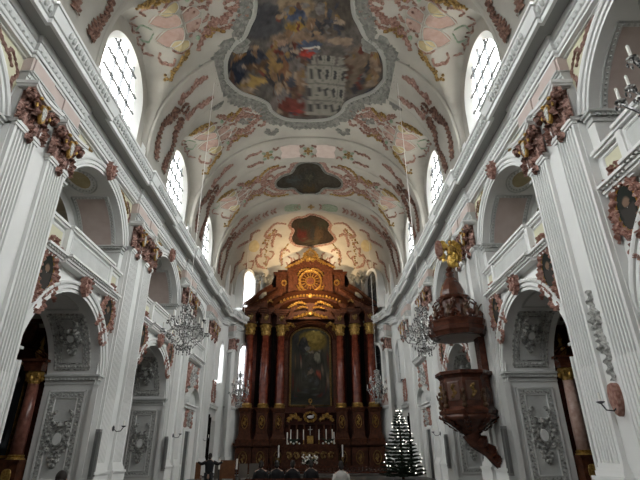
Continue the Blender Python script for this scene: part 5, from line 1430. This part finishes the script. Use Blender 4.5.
for k in range(8):
    a = 2*pi*k/8+.2; x, y = CX+.98*math.cos(a), PYc+.98*math.sin(a); m.ell((x, y, 7.2), (.12, .12, .22), 8, 5); m.ell((x, y, 7.5), (.09, .09, .1), 8, 5); m.tube([(x, y, 7.3), (x+.1, y-.1, 7.45), (x+.22, y-.1, 7.6)], [.05, .04, .03], 5)
m.build('carved_putti', bpy.data.materials['dark_bronze'], r)
a_ = thing('gilded_angel', 'gilded angel figure with spread wings standing on top of the pulpit canopy', 'statue', (CX+.25, PYc, 9.6)); ax = CX+.2
m = MB(); m.lathe([(.05, 9.58), (.24, 9.7), (.28, 9.95), (.2, 10.3), (.22, 10.6), (.12, 10.75), (.05, 10.78)], (ax, PYc, 0), 12, 1, .8); m.ell((ax, PYc-.02, 10.9), (.11, .12, .14), 10, 7)
m.tube([(ax-.18, PYc, 10.6), (ax-.4, PYc-.1, 10.5), (ax-.6, PYc-.15, 10.75)], [.08, .06, .04], 7); m.tube([(ax+.18, PYc, 10.6), (ax+.34, PYc-.1, 10.3), (ax+.3, PYc-.2, 10.1)], [.08, .06, .04], 7)
m.build('body', GOLD, a_, smooth_=True)
m = MB()
for s in (-1, 1): m.strip(lambda u, v, h: (u, PYc+.12-h, v), [(ax+s*.12, 10.5), (ax+s*.3, 10.95), (ax+s*.42, 10.6), (ax+s*.36, 9.95)], .15, .08, 4, .45)
m.strip(lambda u, v, h: (u, PYc-.2-h, v), [(ax-.2, 10.3), (ax+.1, 10.1), (ax-.1, 9.8), (ax+.2, 9.6)], .14, .1, 4, .4); m.build('wings', mat('bright_gold', (.62, .42, .10), .35, .6), a_)
m = MB(); m.patch(lambda u, v, h: (u, PYc-.1-h, v), [(ax-.75, 10.9), (ax-.5, 10.9), (ax-.45, 10.3), (ax-.62, 10.1), (ax-.8, 10.3)], .08); m.build('shield', REDM, a_)

# ================================================================== CHANDELIERS
def chandelier(x, y, z0, z1, ztop, R0, narm, lab):
    r = thing('crystal_chandelier', lab, 'chandelier', (x, y, z0)); H = z1-z0; zc = z0+H*.35
    m = MB(); m.lathe([(.02, z0), (.10, z0+.12*H), (.05, z0+.18*H), (.16, zc), (.06, zc+.12*H), (.12, zc+.3*H), (.04, zc+.42*H), (.14, z1-.12*H), (.03, z1)], (x, y, 0), 10); m.build('stem', CRYSTAL, r, smooth_=True)
    m = MB(); m.tube([(x, y, z1), (x, y, ztop)], .016, 5); m.build('suspension_cable', CABLE, r)
    g = MB()
    for (zz, rr, k_) in ((z1-.1*H, .25, 10), (z1-.28*H, .22, 8), (zc+.12*H, .36, 12), (z0+.1*H, .3, 10)):
        for k in range(k_):
            a = 2*pi*k/k_; px, py = x+R0*rr*math.cos(a), y+R0*rr*math.sin(a)
            g.tube([(x+.04*math.cos(a), y+.04*math.sin(a), zz), (px, py, zz+.08), (px*1.0+.05*math.cos(a), py+.05*math.sin(a), zz-.02)], .018, 4)
            for q in range(3): g.ell((px, py, zz-.05-.11*q), (.032, .032, .05), 5, 3)
    # festoons between top crown and arms
    for k in range(narm):
        a = 2*pi*k/narm
        for q in range(9):
            t = q/8; rr = R0*(.24+.56*t); zz = z1-.12*H-(.50*H)*math.sin(t*pi/2)-.0
            g.ell((x+rr*math.cos(a), y+rr*math.sin(a), zz), (.035, .035, .05), 5, 3)
        for q in range(6):
            t = q/5; rr = R0*(.8-.62*t); zz = zc-.05-(.27*H)*math.sin(t*pi/2); g.ell((x+rr*math.cos(a+.15), y+rr*math.sin(a+.15), zz), (.035, .035, .055), 5, 3)
    g.build('crystal_strands', CRYSTAL, r, kind='stuff')
    for k in range(narm):
        a = 2*pi*k/narm; e = 1.0 if k % 2 else .82; zo = 0 if k % 2 else .22*H
        ca, sa = math.cos(a), math.sin(a); E = R0*e
        m = MB(); m.tube([(x+.1*ca, y+.1*sa, zc+zo*.6), (x+.35*E*ca, y+.35*E*sa, zc-.14*H+zo), (x+.75*E*ca, y+.75*E*sa, zc-.10*H+zo), (x+E*ca, y+E*sa, zc+.04*H+zo)], .025, 5)
        m.lathe([(.02, 0), (.09, .03), (.10, .06), (.03, .07)], (x+E*ca, y+E*sa, zc+.04*H+zo), 8)
        for q in range(5):
            b_ = 2*pi*q/5; m.ell((x+E*ca+.09*math.cos(b_), y+E*sa+.09*math.sin(b_), zc+.04*H+zo-.06), (.025, .025, .06), 5, 3)
        ar = m.build('arm', CRYSTAL, r)
        m = MB(); m.lathe([(.028, .07), (.028, .34), (.01, .37)], (x+E*ca, y+E*sa, zc+.04*H+zo), 7); m.build('candle', CANDLE, ar)
    return r
CH = 'crystal chandeliers'
c0 = chandelier(-5.45, 21.0, 5.75, 8.1, 21.9, 1.0, 12, 'large crystal chandelier with many arms hanging before the left wall'); c0['group'] = CH
c1 = dup(c0, loc=(5.5, 21.0, 5.6), label='large crystal chandelier with many arms hanging left of the pulpit', group=CH)
dup(c0, loc=(6.9, 5.9, 6.3), label='crystal chandelier with candles cut off by the right picture edge', group=CH)
dup(c0, loc=(-5.45, 5.9, 6.3), label='crystal chandelier hanging out of sight on the left near the camera', group=CH) if False else None
c2 = chandelier(-5.9, 40.5, 5.1, 8.0, 20.5, .85, 10, 'smaller crystal chandelier hanging left of the high altar'); c2['group'] = CH
dup(c2, loc=(5.75, 40.5, 5.3), label='smaller crystal chandelier hanging right of the high altar', group=CH)

# ================================================================== CHRISTMAS TREE
tx, ty = 6.2, 33.5
r = thing('christmas_tree', 'dark fir tree with many small white lights, right of the altar', 'christmas tree', (tx, ty, 0))
m = MB(); m.lathe([(.09, 0), (.07, 2), (.02, 4.1)], (tx, ty, 0), 8); m.build('trunk', BROWNWOOD, r)
m = MB(); rd = random.Random(11); tips = []
z = .35
while z < 4.1:
    L = 1.5*(1-(z-.3)/4.0)**.85+.06; nb = int(8+10*(1-z/4.2)); ph = rd.uniform(0, 6)
    for k in range(nb):
        a = ph+2*pi*k/nb+rd.uniform(-.15, .15); l = L*rd.uniform(.82, 1.08); ca, sa = math.cos(a), math.sin(a)
        P = [Vector((tx, ty, z)), Vector((tx+l*.5*ca, ty+l*.5*sa, z-.10*l)), Vector((tx+l*ca, ty+l*sa, z-.02*l+.04))]
        m.tube(P, [.05, .045, .015], 4)
        for q in range(9):     # needle twigs
            t = .18+.8*q/9; b0 = P[0].lerp(P[1], t*2) if t < .5 else P[1].lerp(P[2], t*2-1); tw = (.26*l*(1-t*.6)+.05)
            for s in (-1, 1):
                d = Vector((ca*.6-s*sa*.8, sa*.6+s*ca*.8, rd.uniform(-.15, .12))); e = b0+d*tw; sd_ = Vector((-d.y, d.x, 0))*.035
                m.add([b0-sd_, b0+sd_, e+sd_*.3, e-sd_*.3], [(0, 1, 2, 3)]); u_ = Vector((0, 0, .045)); m.add([b0-u_, b0+u_, e+u_*.3, e-u_*.3], [(0, 1, 2, 3)])
        tips.append(P[2]); tips.append(P[1])
    z += .21 if z < 3.2 else .16
m.build('branches', FIR, r)
lb = MB(); lb.ell((tx, ty, 0), (.035, .035, .04), 6, 4); l0 = lb.build('light_bulb', BULB, r)
vis = [q for q in tips if q.y < ty+.25]; rd.shuffle(vis); sel = vis[:98]
for i, q in enumerate(sel):
    o = l0
    if i: o = l0.copy(); col.objects.link(o); o.parent = r
    o.location = (q.x-tx, q.y-ty-.04, q.z+.03)
KIDS[r.name] = []
m = MB(); m.lathe([(.01, 4.08), (.06, 4.16), (.02, 4.3)], (tx, ty, 0), 6); m.build('tree_top', CANDLE, r)

# ================================================================== PEOPLE AND FURNITURE AT THE BOTTOM EDGE
def person(x, y, seat, lab, clothM, hairM, face=1, arms=False, size=1.0, stand=False):
    """seated (or standing) figure seen from behind, looking towards the altar (+Y)"""
    r = thing('person', lab, 'person', (x, y, 0)); s = size
    zs = seat if not stand else .86*s
    me = bpy.data.meshes.new('body'); V_ = []; E_ = []; R_ = []
    def add(p, rr, par=None):
        V_.append((p[0], p[1], p[2])); R_.append(rr)
        if par is not None: E_.append((par, len(V_)-1))
        return len(V_)-1
    pel = add((0, 0, zs+.08), (.15, .13)); sp1 = add((0, .01, zs+.28), (.14, .11), pel); sp2 = add((0, .02, zs+.47), (.16, .11), sp1); nk = add((0, .03, zs+.60), (.055, .055), sp2)
    hd = add((0, .04, zs+.70), (.075, .085), nk); ht = add((0, .045, zs+.80), (.07, .08), hd)
    for q in (-1, 1):
        sh = add((q*.18, .02, zs+.50), (.065, .065), sp2)
        if arms: el = add((q*.40, .08, zs+.42), (.045, .045), sh); wr = add((q*.58, .16, zs+.50), (.03, .03), el)
        else: el = add((q*.24, .04, zs+.25), (.045, .045), sh); wr = add((q*.15, .24, zs+.16), (.032, .032), el)
        hn = add((V_[wr][0]-q*.03, V_[wr][1]+.08, V_[wr][2]), (.03, .018), wr)
        if stand:
            kn = add((q*.10, .02, .45), (.065, .065), pel); an = add((q*.10, 0, .08), (.045, .045), kn); add((q*.10, .15, .04), (.04, .03), an)
        else:
            kn = add((q*.13, .44, zs+.08), (.07, .07), pel); an = add((q*.13, .44, .09), (.045, .045), kn); add((q*.13, .58, .045), (.04, .03), an)
    me.from_pydata(V_, E_, []); me.update(); o = bpy.data.objects.new('body', me); col.objects.link(o)
    o.modifiers.new('skin', 'SKIN').use_smooth_shade = True
    for i, sv in enumerate(me.skin_vertices[0].data): sv.radius = R_[i]; sv.use_root = (i == 0)
    sb = o.modifiers.new('sub', 'SUBSURF'); sb.levels = 2; sb.render_levels = 2
    me.materials.append(SKIN); o.parent = r; KIDS.setdefault(r.name, []).append(o)
    og = Vector((x, y, 0))
    m = MB(); prof = [(.155, 0), (.18, .15), (.19, .3), (.215, .42), (.20, .50), (.11, .575), (.06, .60)]
    rows = [[(x+rr*1.05*math.cos(2*pi*k/18), y+.02+rr*.78*math.sin(2*pi*k/18), zs+zz) for k in range(18)] for rr, zz in prof]
    m.grid(rows, closed_u=True, capr=True)
    for q in (-1, 1):
        if arms: m.tube([(x+q*.17, y+.02, zs+.49), (x+q*.40, y+.08, zs+.42), (x+q*.56, y+.15, zs+.49)], [.09, .065, .05], 8)
        else: m.tube([(x+q*.18, y+.02, zs+.48), (x+q*.25, y+.04, zs+.25), (x+q*.17, y+.2, zs+.17)], [.09, .07, .05], 8)
        if stand: m.tube([(x+q*.1, y, zs+.05), (x+q*.1, y+.02, .45), (x+q*.1, y, .1)], [.13, .09, .07], 8)
        else: m.tube([(x+q*.1, y+.02, zs+.09), (x+q*.13, y+.44, zs+.08), (x+q*.13, y+.44, .12)], [.12, .1, .07], 8)
    m.build('clothing', clothM, r, smooth_=True)
    m = MB(); m.ell((x, y+.015, zs+.775), (.095, .105, .12), 12, 8); m.ell((x, y-.04, zs+.70), (.085, .06, .09), 10, 6); m.build('hair', hairM, r, smooth_=True)
    m = MB()
    for q in (-1, 1): m.ell((x+q*.085, y+.05, zs+.72), (.012, .02, .03), 6, 4)
    m.ell((x, y+.125, zs+.72), (.014, .02, .02), 6, 4); m.build('ears_and_nose', SKIN, r)
    return r
def bench(x, y, w_, lab, M_=BROWNWOOD, group='benches'):
    r = thing('wooden_bench', lab, 'bench', (x, y, 0), group)
    m = MB(); m.box(x-w_/2, x+w_/2, y-.2, y+.22, .41, .45); m.build('seat', M_, r)
    m = MB(); m.box(x-w_/2, x+w_/2, y-.25, y-.21, .42, .74); m.build('backrest', M_, r)
    for q in (-1, 1):
        m = MB(); m.box(x+q*(w_/2-.03)-.03, x+q*(w_/2-.03)+.03, y-.2, y+.2, 0, .41); m.build('end_panel', M_, r)
    return r
bench(-3.95, 9.3, 2.0, 'dark bench under the dark-haired person near the camera'); person(-4.0, 9.25, .46, 'dark-haired person in black seated nearest the camera, at lower left', CLOTHK, HAIR)
bench(1.4, 17.0, 2.0, 'dark bench under the person in a white jacket'); person(1.38, 17.0, .46, 'person in a white jacket seated right of the altar axis, seen from behind', CLOTHW, HAIR)
person(-4.45, 24.0, .46, 'person in black standing with raised arms before the left choir chairs', CLOTHK, HAIR, arms=True, stand=True, size=.86)
bench(-.4, 19.5, 3.4, 'dark bench with the row of people in black before the altar')
for i, x in enumerate((-1.55, -.95, -.35, .35)):
    person(x, 19.5+.05*i, .46, 'person in black seated before the altar, %s of four seen from behind' % ('leftmost', 'second from left', 'third from left', 'rightmost')[i], CLOTHK, HAIR)
# white flowers standing between the people
r = thing('flower_stand', 'stand with white flowers in front of the high altar', 'flowers', (.15, 30, 0)); m = MB(); m.lathe([(.3, 0), (.06, .1), (.05, .7), (.2, .85), (.22, .95)], (.15, 30, 0), 12); m.build('stand', BROWNWOOD, r)
m = MB(); rd = random.Random(8)
for _ in range(40): m.ell((.15+rd.uniform(-.45, .45), 30+rd.uniform(-.2, .2), 1.0+rd.uniform(0, .5)), (.055, .055, .05), 6, 4)
m.build('flowers', CANDLE, r)
m = MB()
for _ in range(50):
    a = rd.uniform(0, 6.28); m.tube([(.15, 30, .9), (.15+.3*math.cos(a), 30+.2*math.sin(a), 1.1+rd.uniform(0, .2)), (.15+.5*math.cos(a), 30+.3*math.sin(a), 1.2)], [.02, .03, .005], 4)
m.build('foliage', FIR, r)
# choir chairs and high panels left
def panel_chair(x, y, w_, h_, M_, lab):
    r = thing('choir_chair', lab, 'chair', (x, y, 0))
    m = MB(); m.box(x-w_/2, x+w_/2, y-.04, y+.02, .3, h_); m.build('backrest', M_, r)
    m = MB(); m.box(x-w_/2, x+w_/2, y, y+.45, .42, .47); m.build('seat', M_, r)
    for q in (-1, 1):
        for yy in (0, .4):
            m = MB(); m.box(x+q*(w_/2-.04)-.025, x+q*(w_/2-.04)+.025, y+yy-.02, y+yy+.03, 0, .45); m.build('leg', M_, r)
panel_chair(-6.25, 29.6, .3, 1.15, WOOD, 'narrow reddish wooden chair at the far left of the choir seats')
panel_chair(-4.55, 29.5, .85, 1.25, WOOD, 'broad warm brown wooden panel chair between two white candles')
panel_chair(-5.15, 29.7, .35, 1.1, GREYW, 'grey-brown chair between the person in black and the broad panel chair')
panel_chair(-3.75, 30.2, .5, 1.05, GREYW, 'grey-brown chair right of the second white candle')
panel_chair(-3.15, 30.4, .55, 1.05, GREYW, 'grey-brown chair nearest the altar axis')
for i, x in enumerate((-4.98, -3.98)):
    c = thing('tall_candle', 'tall white candle %s of the broad brown panel chair' % ('left', 'right')[i], 'candle', (x, 29.2, 0)); m = MB(); m.lathe([(.14, 0), (.03, .06), (.03, .75), (.08, .78)], (x, 29.2, 0), 8); m.build('stand', IRON, c); m = MB(); m.lathe([(.055, .78), (.055, 1.3), (.01, 1.33)], (x, 29.2, 0), 8); m.build('wax', CANDLE, c)
